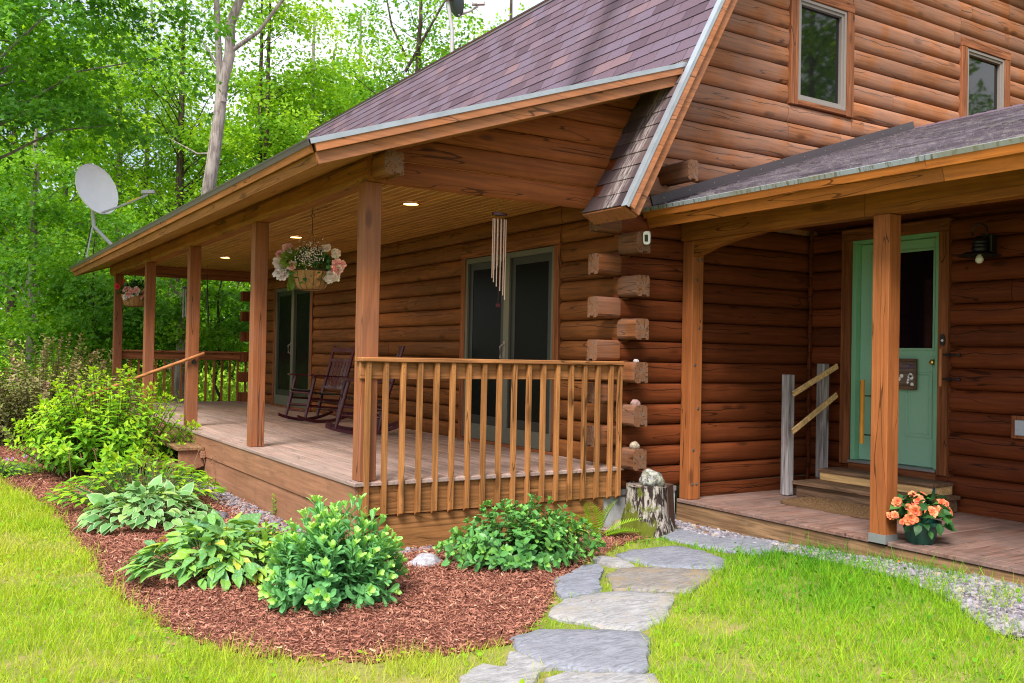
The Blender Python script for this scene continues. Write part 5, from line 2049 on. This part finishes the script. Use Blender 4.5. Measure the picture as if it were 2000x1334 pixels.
for i in range(12):
    mb = MB()
    x, y = c[0] + rng.uniform(-.7, .8), c[1] + rng.uniform(-.5, .4)
    hh = rng.uniform(.38, .55)
    P_ = np.array([(x, y, G), (x + rng.normal(0, .02), y, G + hh * .6), (x + rng.normal(0, .03), y, G + hh)])
    mb.tube(P_, [.004, .0035, .003], 4)
    scatter(mb, DIAMOND, P_[2] + rng.normal(0, 1, (14, 3)) * (.012, .012, .03), rdir(14, .5), rdir(14), .018, .5)
    obj('flower_stalk', mb, plain('dry_flower', (.26, .13, .08), .8) if i == 0 else bpy.data.materials['dry_flower'], t)
for (u, v, s, nn) in ((352, 983, .10, 26), (150, 985, .12, 30)):
    pass
c = np.array([-.92, 5.35, G])
sm, lf = shoots(c, 1.10, .95, 1.22, 210, 22, .108, POINTED, tonef=lambda f, r, i: .12 + .55 * f ** 2 + .12 * (i % 4 == 0), upbias=.35, z0=.3, top=.1, stem_r=.007)
plant('hydrangea', 'big bright yellow green leafy bush covering the porch steps', c, (M['stem_brown'], L_BRIGHT), sm, lf, 'bush')
c = deep(85, 14.6)
sm, lf = shoots(c, 1.75, 1.3, 1.66, 300, 46, .075, OVAL, tonef=lambda f, r, i: .2 + .5 * f * rng.uniform(.4, 1.2) + .3 * (i % 6 == 0) * f, upbias=.4, z0=.08, top=0, stem_r=.004)
plant('bronze_shrub', 'dense olive and bronze shrub with tiny leaves behind the bright bush', c, (M['stem_brown'], L_BRONZE), sm, lf, 'shrub')
c = gspot(-5, 932)
sm, lf = clump(c, .5, .4, .18, 500, .045, OVAL, lambda r, n: rng.uniform(.2, .8, n))
t = plant('ground_cover', 'low ground cover with small purple flowers at the edge of the mulch', c, (M['stem_green'], L_BRIGHT), sm, lf)
mb = MB()
blossoms(mb, [c + np.array((rng.uniform(-.4, .45), rng.uniform(-.3, .3), .2 + rng.uniform(0, .03))) for _ in range(16)], .022, 6)
obj('blossom', mb, leaf('purple_petal', [(0, (.35, .16, .45)), (1, (.55, .30, .60))], .2, tint=(1, 1, 1)), t)

c = gspot(1166, 1052)
t = thing('fern', c, 'small yellow green fern beside the mossy rock', 'fern')
for (a, L, el) in ((100, .40, 1.15), (60, .37, 1.3), (160, .33, .75), (190, .34, .35), (20, .34, .7), (-30, .28, .35), (230, .26, .3), (120, .30, 1.0), (-5, .27, .45)):
    ar, L = math.radians(a), L * 1.3
    dh = RIGHT * math.cos(ar) + np.array((FWD[0], FWD[1], 0)) * -.4 * math.sin(ar)
    dh[2] = 0
    dh = unit(dh)
    T = np.linspace(0, 1, 20)
    P_ = c + dh * (L * T * math.cos(el) + .07 * T ** 2)[:, None] + np.array((0, 0, 1.0)) * (L * (T * math.sin(el) - .22 * T ** 2.5))[:, None]
    mb = MB()
    mb.tube(P_, np.linspace(.003, .0008, 20), 4)
    tg = np.gradient(P_, axis=0)
    tg /= np.linalg.norm(tg, axis=1, keepdims=True)
    nn_ = np.cross(tg, np.cross((0, 0, 1.0), tg) + 1e-3)
    sd_ = np.cross(tg, nn_)
    sd_ /= np.linalg.norm(sd_, axis=1, keepdims=True)
    S = .095 * np.sin(np.pi * np.clip(T * .9 + .12, 0, 1)) ** .8
    for s_ in (-1, 1):
        scatter(mb, LANCE, P_[2:], sd_[2:] * s_ + tg[2:] * .45, nn_[2:] * -1 + (0, 0, .01), S[2:], rng.uniform(.2, 1, 18), wid=.62)
    obj('frond', mb, L_FERN, t)

for (u, v, h, lab) in ((505, 985, .16, 'thin weed with upright stem growing against the front skirting'), (532, 1012, .14, 'small weed of a few stalks growing nearest the sedum against the skirting')):
    c = gspot(u, v)
    sm, lf = shoots(c, .05, .05, h * 1.4, 4, 7, .05, LANCE, tonef=lambda f, r, i: .3 + .4 * f, upbias=.9, stem_r=.002)
    plant('weed', lab, c, (M['stem_green'], L_BRIGHT), sm, lf, 'weed')

# dead leaves by the stump
mb = MB()
P = sample([gspot(u, v)[:2] for u, v in ((1310, 1015), (1345, 1005), (1480, 1040), (1470, 1055), (1330, 1040))], 130)
P = np.column_stack([P, ground_z(P[:, 0], P[:, 1]) + .03])
scatter(mb, OVAL, P, rdir(len(P), 0, .3), rdir(len(P), 1.4), rng.uniform(.04, .08, len(P)), rng.uniform(0, 1, len(P)))
tag(obj('dead_leaves', mb, leaf('dead_leaf', [(0, (.12, .06, .035)), (1, (.34, .20, .13))], .1)), 'dry brown leaves gathered beside the stump and entry deck', 'leaves', kind='stuff')

# ------------------------------------------------------------------ trees
def bark(name, base, dark, sc=1.0):
    t = NT(name)
    p = t.pos('Object')
    a = t.noise(t.vmath('MULTIPLY', p, (14 * sc, 14 * sc, 2.2 * sc)), 1.3, 6, .7, .5)
    b = t.noise(p, 2.2, 3)
    c = t.mix(t.step(a, .38, .62), dark, base)
    c = t.mix(t.math('MULTIPLY', t.step(b, .5, .7), .35), c, scl(base, 1.35))
    t.bump(a, .8, .03)
    return t.fin(c, .9, .15)


BK = {'grey': bark('grey_bark', (.42, .36, .35), (.19, .155, .15)), 'dark': bark('dark_bark', (.10, .075, .055), (.03, .022, .018)), 'pale': bark('pale_bark', (.27, .245, .22), (.12, .10, .085))}
LT = {'dark': leaf('shade_maple_leaf', [(0, (.045, .155, .022)), (.5, (.095, .28, .027)), (1, (.20, .44, .03))], .42, .5, .25, tint=(1.3, 1.3, .35)),  # shade on the near crown put into the leaf colour
      'mid': leaf('maple_leaf', [(0, (.065, .20, .022)), (.5, (.14, .34, .025)), (1, (.28, .50, .035))], .44, .5, .22, tint=(1.3, 1.25, .35)),
      'bright': leaf('sunny_leaf', [(0, (.11, .28, .022)), (.5, (.25, .47, .03)), (1, (.46, .65, .045))], .48, .5, .2, tint=(1.25, 1.2, .35))}  # sunlight coming through the crowns put into the leaf colour


def tree(lab, path, radii, crown, ncl, nl, size, lt, bk, tp=DIAMOND, group=None, cr=(.7, 1.5), limbs=True, name='maple_tree', flat=.15, extra=()):
    """crown: (centre, (rx, ry, rz)); leaves gather in flat tilted sprays at the ends of limbs"""
    path = np.asarray(path, float)
    t = thing(name, path[0], lab, 'tree', group)
    mb = MB()
    K = 14
    s = np.linspace(0, len(path) - 1, K)
    P = np.stack([np.interp(s, np.arange(len(path)), path[:, i]) for i in range(3)], 1)
    P[1:-1] += rng.normal(0, .03, (K - 2, 3)) * (1, 1, 0)
    R = np.interp(s, np.arange(len(path)), radii)
    mb.tube(P, R, 12, jit=.04)
    tr = obj('trunk', mb, BK[bk], t, smooth=70)
    for e_path, e_r in extra:
        mb = MB()
        mb.tube(e_path, e_r, 9, jit=.03)
        obj('limb', mb, BK[bk], t, smooth=70)
    C0, rad = np.asarray(crown[0], float), np.asarray(crown[1], float)
    u = rng.normal(0, 1, (ncl, 3))
    u /= np.linalg.norm(u, axis=1, keepdims=True)
    CC = C0 + u * rad * rng.uniform(.25, 1.0, (ncl, 1)) ** .5
    lb = MB()
    lf = MB()
    per = rng.multinomial(nl, np.ones(ncl) / ncl)
    for c, k in zip(CC, per):
        if limbs and rng.random() < .5:
            hd = np.linalg.norm((c - C0)[:2])
            zt = np.clip(c[2] - hd * rng.uniform(.35, .8), P[1, 2], P[-1, 2])
            b = np.array([np.interp(zt, P[:, 2], P[:, i]) for i in range(3)])
            m_ = b * .45 + c * .55 + (0, 0, .12 * hd)
            r0 = float(np.interp(zt, P[:, 2], R)) * .2 + .006
            lb.tube([b, b * .7 + m_ * .3 + rng.normal(0, .05, 3), m_, c], [r0, r0 * .75, r0 * .5, .006], 5, caps=False)
        rc = rng.uniform(*cr)
        tilt = unit(np.array([(c - C0)[0] / rad[0] * .35, (c - C0)[1] / rad[1] * .35, 1]) + rng.normal(0, .16, 3))
        X = unit(np.cross(tilt, (.3, 1, .1)))
        Y = np.cross(tilt, X)
        a = rng.uniform(0, 2 * math.pi, k)
        r = rc * np.sqrt(rng.uniform(0, 1, k)) * (1 + .35 * np.sin(3 * a + rng.uniform(0, 6)))
        Pl = c + X * (r * np.cos(a))[:, None] + Y * (r * np.sin(a))[:, None] + tilt * (rng.normal(0, flat, k) * rc - .18 * r * r / rc)[:, None]
        D = (X * np.cos(a)[:, None] + Y * np.sin(a)[:, None]) * .8 + rng.normal(0, .6, (k, 3)) - np.array((0, 0, .25))
        N = tilt + rng.normal(0, .42, (k, 3))
        tone = rng.normal(rng.uniform(.1, .85), .16, k)
        scatter(lf, tp, Pl, D, N, size * rng.uniform(.7, 1.2, k), tone)
    if limbs:
        obj('branches', lb, BK[bk], t)['kind'] = 'stuff'
    obj('crown', lf, LT[lt], t)
    return t


def up(u, d, zs, lean=0.0, du=0.0):
    b = deep(u, d)
    return [b + RIGHT * (du * f) + np.array((0, 0, (z - G))) - np.array((0, 0, RIGHT[2] * du * f)) for z, f in zip(zs, np.linspace(0, 1, len(zs)))]


b = deep(-50, 14.5)
tree('large dark green maple filling the upper left corner', up(-50, 14.5, (G, 3, 10)), (.17, .14, .05), (b + (.2, 0, 7.0), (3.0, 2.8, 2.5)), 80, 24150, 0.124, 'dark', 'pale', MAPLE, cr=(.5, 1.1))
b = deep(60, 20.5)
tree('leafy mid green maple with drooping branches behind the bronze shrub', up(60, 20.5, (G, 2, 6)), (.12, .10, .03), (b + (0, 0, 3.3), (2.6, 2.4, 2.5)), 80, 17850, 0.124, 'mid', 'pale', MAPLE, cr=(.5, 1.0))
b = deep(225, 31)
tree('yellow green maple standing behind the large satellite dish', up(225, 31, (G, 5, 13)), (.13, .11, .04), (b + (0, 0, 8.4), (3.6, 3.2, 5.0)), 75, 14700, 0.137, 'bright', 'pale', cr=(.6, 1.3))
# the tall forked grey trunk
d = 19.5


def w(u, v, dd=d):
    return px(u, v, dd)


f0 = [deep(352, d), w(372, 560), w(405, 372), w(432, 190), w(455, 70), w(478, -60), w(492, -200)]
fk = [w(434, 200), w(428, 120), (w(423, 0)), w(418, -140)]
br = [w(451, 100), w(505, 62), w(552, 0), w(600, -80)]
tree('tall leaning grey tree with forked trunk rising behind the porch roof', f0, (.22, .17, .145, .125, .105, .08, .04), (w(470, -190), (2.6, 2.4, 1.5)), 30, 7560, 0.137, 'bright', 'grey',
     extra=((fk, (.09, .07, .06, .035)), (br, (.05, .042, .034, .018)), ([w(430, 140), w(405, 95), w(380, 60), w(350, 30)], (.03, .02, .015, .008)), ([w(415, 300), w(385, 300), w(330, 270)], (.025, .018, .008))))
b = deep(338, 30)
tree('dark trunked maple left of the leaning grey tree', up(336, 30, (G, 3, 7, 13), du=.15), (.22, .17, .12, .03), (b + (0, 0, 9.0), (3.8, 3.4, 4.6)), 72, 14700, 0.152, 'bright', 'dark', cr=(.7, 1.5))
b = deep(278, 33)
tree('slender grey tree just right of the large satellite dish', up(278, 33, (G, 4, 8, 14)), (.14, .10, .08, .03), (b + (0, 0, 9.5), (2.4, 2.4, 3.4)), 40, 7980, 0.152, 'bright', 'pale', cr=(.7, 1.4))
b = deep(512, 30)
tree('thin twin stemmed tree right of the leaning grey tree', up(508, 30, (G, 4, 9, 14), du=-.25), (.10, .09, .07, .03), (b + (0, 0, 10.5), (2.6, 2.6, 3.6)), 42, 8820, 0.161, 'bright', 'dark', cr=(.7, 1.5),
     extra=(([deep(524, 30), px(520, 300, 30), px(524, 120, 30), px(530, -60, 30)], (.09, .08, .06, .03)),))
b = deep(600, 33)
tree('bushy yellow green tree above the left end of the main roof', up(600, 33, (G, 5, 13)), (.13, .11, .04), (b + (0, 0, 7.6), (3.4, 3.2, 4.6)), 72, 14700, 0.177, 'bright', 'pale', cr=(.8, 1.6))
b = deep(795, 35)
tree('tall dark branching tree left of the dark satellite dish', up(790, 35, (G, 6, 11, 16), du=.4), (.16, .14, .11, .04), (b + (0, 0, 11.5), (3.4, 3.2, 4.2)), 55, 10920, 0.177, 'mid', 'dark', cr=(.8, 1.6),
     extra=(([px(792, 140, 35), px(830, 70, 35), px(870, 0, 35), px(905, -80, 35)], (.06, .05, .04, .02)), ([px(793, 110, 35), px(765, 50, 35), px(750, -30, 35)], (.05, .04, .02))))
b = deep(690, 38)
tree('pale slim tree with loose foliage above the middle of the roof', up(690, 38, (G, 6, 15)), (.13, .11, .04), (b + (0, 0, 10.0), (3.2, 3.2, 5.0)), 52, 10500, 0.193, 'bright', 'pale', cr=(.8, 1.6))
b = deep(985, 39)
tree('bright tree close to the roof top, right of the dark satellite dish', up(985, 39, (G, 7, 17)), (.16, .13, .05), (b + (0, 0, 12.0), (3.8, 3.6, 5.0)), 64, 12180, 0.193, 'bright', 'dark', cr=(.9, 1.7))
b = deep(420, 19.5)
sap = tree('young maple sapling behind the far porch railing', up(428, 19.5, (G, 1.2, 3.0)), (.035, .03, .01), (b + (0, 0, 2.2), (1.3, 1.2, 1.1)), 34, 5460, 0.112, 'mid', 'dark', MAPLE, cr=(.35, .7), name='sapling', group='saplings beyond the porch')
# woodland behind: a few kinds, copied
protos = []
for i, (lt, bk, h) in enumerate((('bright', 'pale', 12), ('mid', 'dark', 14), ('bright', 'dark', 10))):
    u, dd = ((120, 38), (480, 46), (330, 50))[i]
    b = deep(u, dd)
    protos.append(tree(('bright leafy woodland tree far beyond the porch roof', 'dark trunked woodland tree far beyond the porch roof', 'short dense woodland tree far beyond the porch')[i], up(u, dd, (G, h * .4, h)), (.15, .12, .04),
                       (b + (0, 0, h * .60), (3.3, 3.3, h * .42)), 60, 5200, .25, lt, bk, cr=(.9, 1.7), group='woodland trees beyond the cabin'))
spots = [(-140, 27), (20, 36), (-60, 38), (210, 52), (400, 50), (540, 46), (570, 38), (640, 48), (780, 50), (850, 44), (940, 42), (1060, 45), (-220, 28)]
for i, (u, dd) in enumerate(spots):
    c = copy_tree(protos[i % 3])
    c.location = deep(u, dd)
    c.rotation_euler = (0, 0, rng.uniform(0, 6.28))
    c.scale = (1, 1, 1) if False else tuple([float(rng.uniform(.85, 1.2))] * 3)
for i, (u, dd) in enumerate(((240, 21.5), (462, 23), (180, 19), (520, 26), (300, 20.5))):
    c = copy_tree(sap)
    c['label'] = ('low sapling seen between the two farthest porch posts', 'sapling beside the far log corner of the porch', 'sapling left of the farthest porch post', 'sapling behind the far log corner of the cabin', 'sapling seen behind the farthest hanging flower basket')[i]
    c.location = deep(u, dd)
    c.rotation_euler = (0, 0, rng.uniform(0, 6.28))
    s_ = float(rng.uniform(.8, 1.15))
    c.scale = (s_, s_, s_)
for i, (x, y) in enumerate(((23, -15), (31, -18), (28, -24), (17, -18), (38, -27), (-13, 21), (-17, 27), (-22, 19))):
    c = copy_tree(protos[i % 3])
    c['label'] = 'tree out of view, seen only mirrored in the upstairs panes' if i < 5 else 'tree out of view on the far side of the lawn facing the porch'
    c['group'] = 'trees facing the gable' if i < 5 else 'trees facing the porch'
    c.location = (x, y, G)
    c.scale = (1.35, 1.35, 1.35)
    c.rotation_euler = (0, 0, 1.3 * i)

# undergrowth beyond the porch and the far wood behind the trees
n = 42000
u = rng.uniform(-260, 640, n)
dd = 15.5 + 32 * rng.random(n) ** 1.4
keep = (u > 60) | (dd > 18)
u, dd = u[keep], dd[keep]
P = np.array([deep(a, b_) for a, b_ in zip(u, dd)])
keep = ~((P[:, 0] > -.6) & (P[:, 1] < 13.2))
P, dd = P[keep], dd[keep]
n = len(P)
hgt = .15 + 2.3 * np.clip(vnoise(P, .55, 8) - .15, 0, 1) * np.clip((dd - 14) / 10, .25, 1.3)
P[:, 2] = G + hgt * rng.random(n) ** .6
mb = MB()
scatter(mb, OVAL, P, rdir(n, .4), rdir(n, 1.5), rng.uniform(.07, .15, n) * np.clip(dd / 22, .7, 2), np.clip(rng.normal(.55, .22, n) * (.6 + .6 * vnoise(P, .8, 9)), 0, 1))
LT['lush'] = leaf('lush_leaf', [(0, (.28, .54, .06)), (.5, (.50, .76, .09)), (1, (.74, .88, .18))], .5, .5, .15, tint=(1.15, 1.1, .5))  # leaf colour lightened to offset the shade under the crowns
tag(obj('undergrowth', mb, LT['lush']), 'bright green leafy undergrowth on the forest floor beyond the porch', 'undergrowth', kind='stuff')
n = 44000
u = rng.uniform(-420, 1300, n)
dd = rng.uniform(50, 72, n)
P = np.array([deep(a, b_) for a, b_ in zip(u, dd)])
P[:, 2] = G + 12 * rng.random(n) ** 1.25 * (.55 + .6 * vnoise(P, .16, 12))
mb = MB()
scatter(mb, DIAMOND, P, rdir(n), rdir(n, 1), rng.uniform(.3, .6, n), np.clip(rng.normal(.4, .25, n), 0, 1))
tag(obj('far_woods', mb, LT['mid']), 'far green wood closing the view behind the trees', 'woods', kind='stuff')

# ------------------------------------------------------------------ lawn
t = NT('grass_blade')
c = t.ramp(t.attr(), [(0, (.52, .44, .22)), (.16, (.53, .53, .10)), (.4, (.41, .54, .032)), (.7, (.20, .44, .022)), (1, (.075, .27, .018))])
t.fin(c, .6, .1)
tr = t.n('BsdfTranslucent')
t.l(t.mix(1.0, c, (1.25, 1.2, .35), 'MULTIPLY'), tr.inputs['Color'])
ms = t.n('MixShader')
ms.inputs[0].default_value = .4
t.l(t.b.outputs[0], ms.inputs[1])
t.l(tr.outputs[0], ms.inputs[2])
t.l(ms.outputs[0], t.out.inputs['Surface'])
M['grass'] = t.m
n = 820000
P = np.column_stack([rng.uniform(-7.5, 4.2, n), rng.uniform(-5.6, 10.5, n)])
u, v, d = project(np.column_stack([P, ground_z(P[:, 0], P[:, 1])]))
out = (u < -120) | (u > 2120) | (v > 1420) | (d < 2)
ok = ~out | ((rng.random(n) < .4) & (P[:, 1] > -5.6) & (P[:, 1] < 9))
ok &= rng.random(n) < np.clip((6.0 / np.maximum(d, 1)) ** 1.2, .12, 1)
P = P[ok]
inm = inside(MULCH, P)
ing = inside(GRAVEL, P)
inf = np.zeros(len(P), bool)
jit = P + rng.normal(0, .022, P.shape)
for f in FLAGS:
    inf |= inside(f, jit)
house = ((P[:, 0] > 3.27) | ((P[:, 0] > -.05) & (P[:, 1] > -.02)) | ((P[:, 0] > 2.3) & (P[:, 1] > -.5)))
joint = np.zeros(len(P), bool)
edge = rng.random(len(P))
near_path = inside([gspot(a, b_)[:2] for a, b_ in ((985, 1250), (1075, 1180), (1150, 1090), (1260, 1045), (1420, 1045), (1440, 1090), (1400, 1120), (1330, 1165), (1275, 1240), (1265, 1334), (980, 1334))], P)
bare = vnoise(P, 2.4, 21) * .6 + vnoise(P, 7, 22) * .4
left = P[:, 0] < .2
keep = ~house & ~inf & ~inm
keep &= ~ing | (edge < .06 + .7 * (vnoise(P, 3.6, 25) * .6 + vnoise(P, 9, 26) * .4 > .42))
keep &= ~near_path | (edge < .55)
keep &= (bare > .30) | (edge < .45)
# ragged border where the lawn creeps into the mulch
creep = inside(MULCH, P + (.05, .04)) & (edge < .5) & ~inm
keep |= (inside(MULCH, P) & ~inside(MULCH, P - rng.random(P.shape) * (.10, .07)) & (edge < .35) & (P[:, 0] < .2))
P, bare, left, npth = P[keep], bare[keep], left[keep], near_path[keep]
n = len(P)
z = ground_z(P[:, 0], P[:, 1])
dcam = np.linalg.norm(P - CAM[:2], axis=1)
shade = vnoise(P, 1.3, 30) * .65 + vnoise(P, 4.5, 31) * .35
right_back = np.clip((P[:, 0] - 1.4) / 1.6, 0, 1) * np.clip((P[:, 1] + 3.6) / 1.2, 0, 1)
tone = np.where(left, .36, .53) + .38 * (shade - .5) + .38 * right_back - .5 * np.clip(.42 - bare, 0, .3) + rng.normal(0, .10, n)
h = (.030 + .050 * vnoise(P, 3.3, 33) + .03 * right_back) * rng.gamma(7, 1 / 7, n)
h *= np.where(vnoise(P, 8.5, 40) > .72, 1.45, 1)
h[npth] *= .6
BL = (np.array([(-.5, 0, 0), (.5, 0, 0), (.38, .5, .03), (-.38, .5, .03), (0, 1, .16)], float), np.array([(0, 1, 2), (0, 2, 3), (3, 2, 4)]), None)
D = rng.normal(0, .42, (n, 3))
D[:, 2] = 1
mb = MB()
scatter(mb, BL, np.column_stack([P, z - .004]), D, rdir(n, 0, .2), h, tone, wid=rng.uniform(.0032, .0058, n) / h * np.clip(dcam / 6, .9, 1.6))
# clover and broad weeds among the grass
k = np.where((rng.random(n) < .02) & (~npth))[0]
Pc = np.column_stack([P[k], z[k] + h[k] * .55])
scatter(mb, OVAL, Pc, rdir(len(k), .2, .3), rdir(len(k), 2.0), rng.uniform(.016, .034, len(k)), np.clip(tone[k] + .25, 0, 1), wid=1.4)
tag(obj('grass', mb, M['grass']), 'bright green lawn grass around the path and bed', 'grass', kind='stuff')

# ------------------------------------------------------------------ ground and light
mb = MB()
n = 60
gx = np.concatenate([np.linspace(-160, -12, 12), np.linspace(-11, 14, 60), np.linspace(16, 200, 14)])
gy = np.concatenate([np.linspace(-160, -10, 12), np.linspace(-9, 30, 70), np.linspace(33, 220, 16)])
X, Y = np.meshgrid(gx, gy, indexing='ij')
V = np.stack([X, Y, ground_z(X, Y)], -1).reshape(-1, 3)
i, j = np.meshgrid(np.arange(len(gx) - 1), np.arange(len(gy) - 1), indexing='ij')
k = len(gy)
F = np.stack([i * k + j, (i + 1) * k + j, (i + 1) * k + j + 1, i * k + j + 1], -1).reshape(-1, 4)
mb.arr(V, F)
t = NT('lawn_soil')
p = t.pos()
c = t.mix(t.step(t.noise(p, 1.1, 4), .4, .62), (.14, .19, .03), (.22, .22, .06))
c = t.mix(t.step(t.noise(p, 7, 5, .7), .5, .68), c, (.30, .22, .11))
t.fin(c, .9, .1)
obj('ground', mb, t.m, loc=(0, 0, G))['kind'] = 'structure'

# ---- sky and sun
SUN_EL, SUN_AZ = math.radians(52), math.radians(219)     # azimuth from +X towards +Y of the direction to the sun
w = bpy.data.worlds.new('World')
scene.world = w
w.use_nodes = True
nt = w.node_tree
bg = nt.nodes['Background']
sky = nt.nodes.new('ShaderNodeTexSky')
sky.sky_type = 'NISHITA'
sky.sun_disc = False
sky.sun_elevation = SUN_EL
sky.sun_rotation = math.pi / 2 - SUN_AZ
sky.air_density = 1.3
sky.dust_density = 2.0
tc = nt.nodes.new('ShaderNodeTexCoord')
nz = nt.nodes.new('ShaderNodeTexNoise')
nz.inputs['Scale'].default_value = 2.3
nz.inputs['Detail'].default_value = 5
rp = nt.nodes.new('ShaderNodeMapRange')
rp.interpolation_type = 'SMOOTHSTEP'
rp.inputs[1].default_value, rp.inputs[2].default_value = .36, .60
mx = nt.nodes.new('ShaderNodeMix')
mx.data_type = 'RGBA'
mx.inputs[7].default_value = (7.4, 7.6, 8.0, 1)
nt.links.new(tc.outputs['Generated'], nz.inputs['Vector'])
nt.links.new(nz.outputs['Fac'], rp.inputs[0])
nt.links.new(rp.outputs[0], mx.inputs[0])
nt.links.new(sky.outputs[0], mx.inputs[6])
nt.links.new(mx.outputs[2], bg.inputs['Color'])
bg.inputs['Strength'].default_value = .10
sl = bpy.data.lights.new('sun', 'SUN')
sl.energy = 3.5
sl.angle = math.radians(24)
sl.color = (1, .95, .86)
so = bpy.data.objects.new('sun', sl)
COL.objects.link(so)
sd = Vector((math.cos(SUN_EL) * math.cos(SUN_AZ), math.cos(SUN_EL) * math.sin(SUN_AZ), math.sin(SUN_EL)))
so.rotation_euler = sd.to_track_quat('Z', 'Y').to_euler()
so.location = sd * 30
vs = scene.view_settings
vs.view_transform = 'Standard'
vs.look = 'None'
vs.exposure = 1.0
vs.gamma = 1
scene.cycles.max_bounces = 8
scene.cycles.transparent_max_bounces = 8
scene.cycles.use_denoising = True
scene.cycles.denoiser = 'OPENIMAGEDENOISE'
scene.cycles.denoising_input_passes = 'RGB_ALBEDO_NORMAL'
scene.cycles.denoising_prefilter = 'NONE'
scene.cycles.filter_width = 1.15
scene.cycles.sample_clamp_indirect = 6
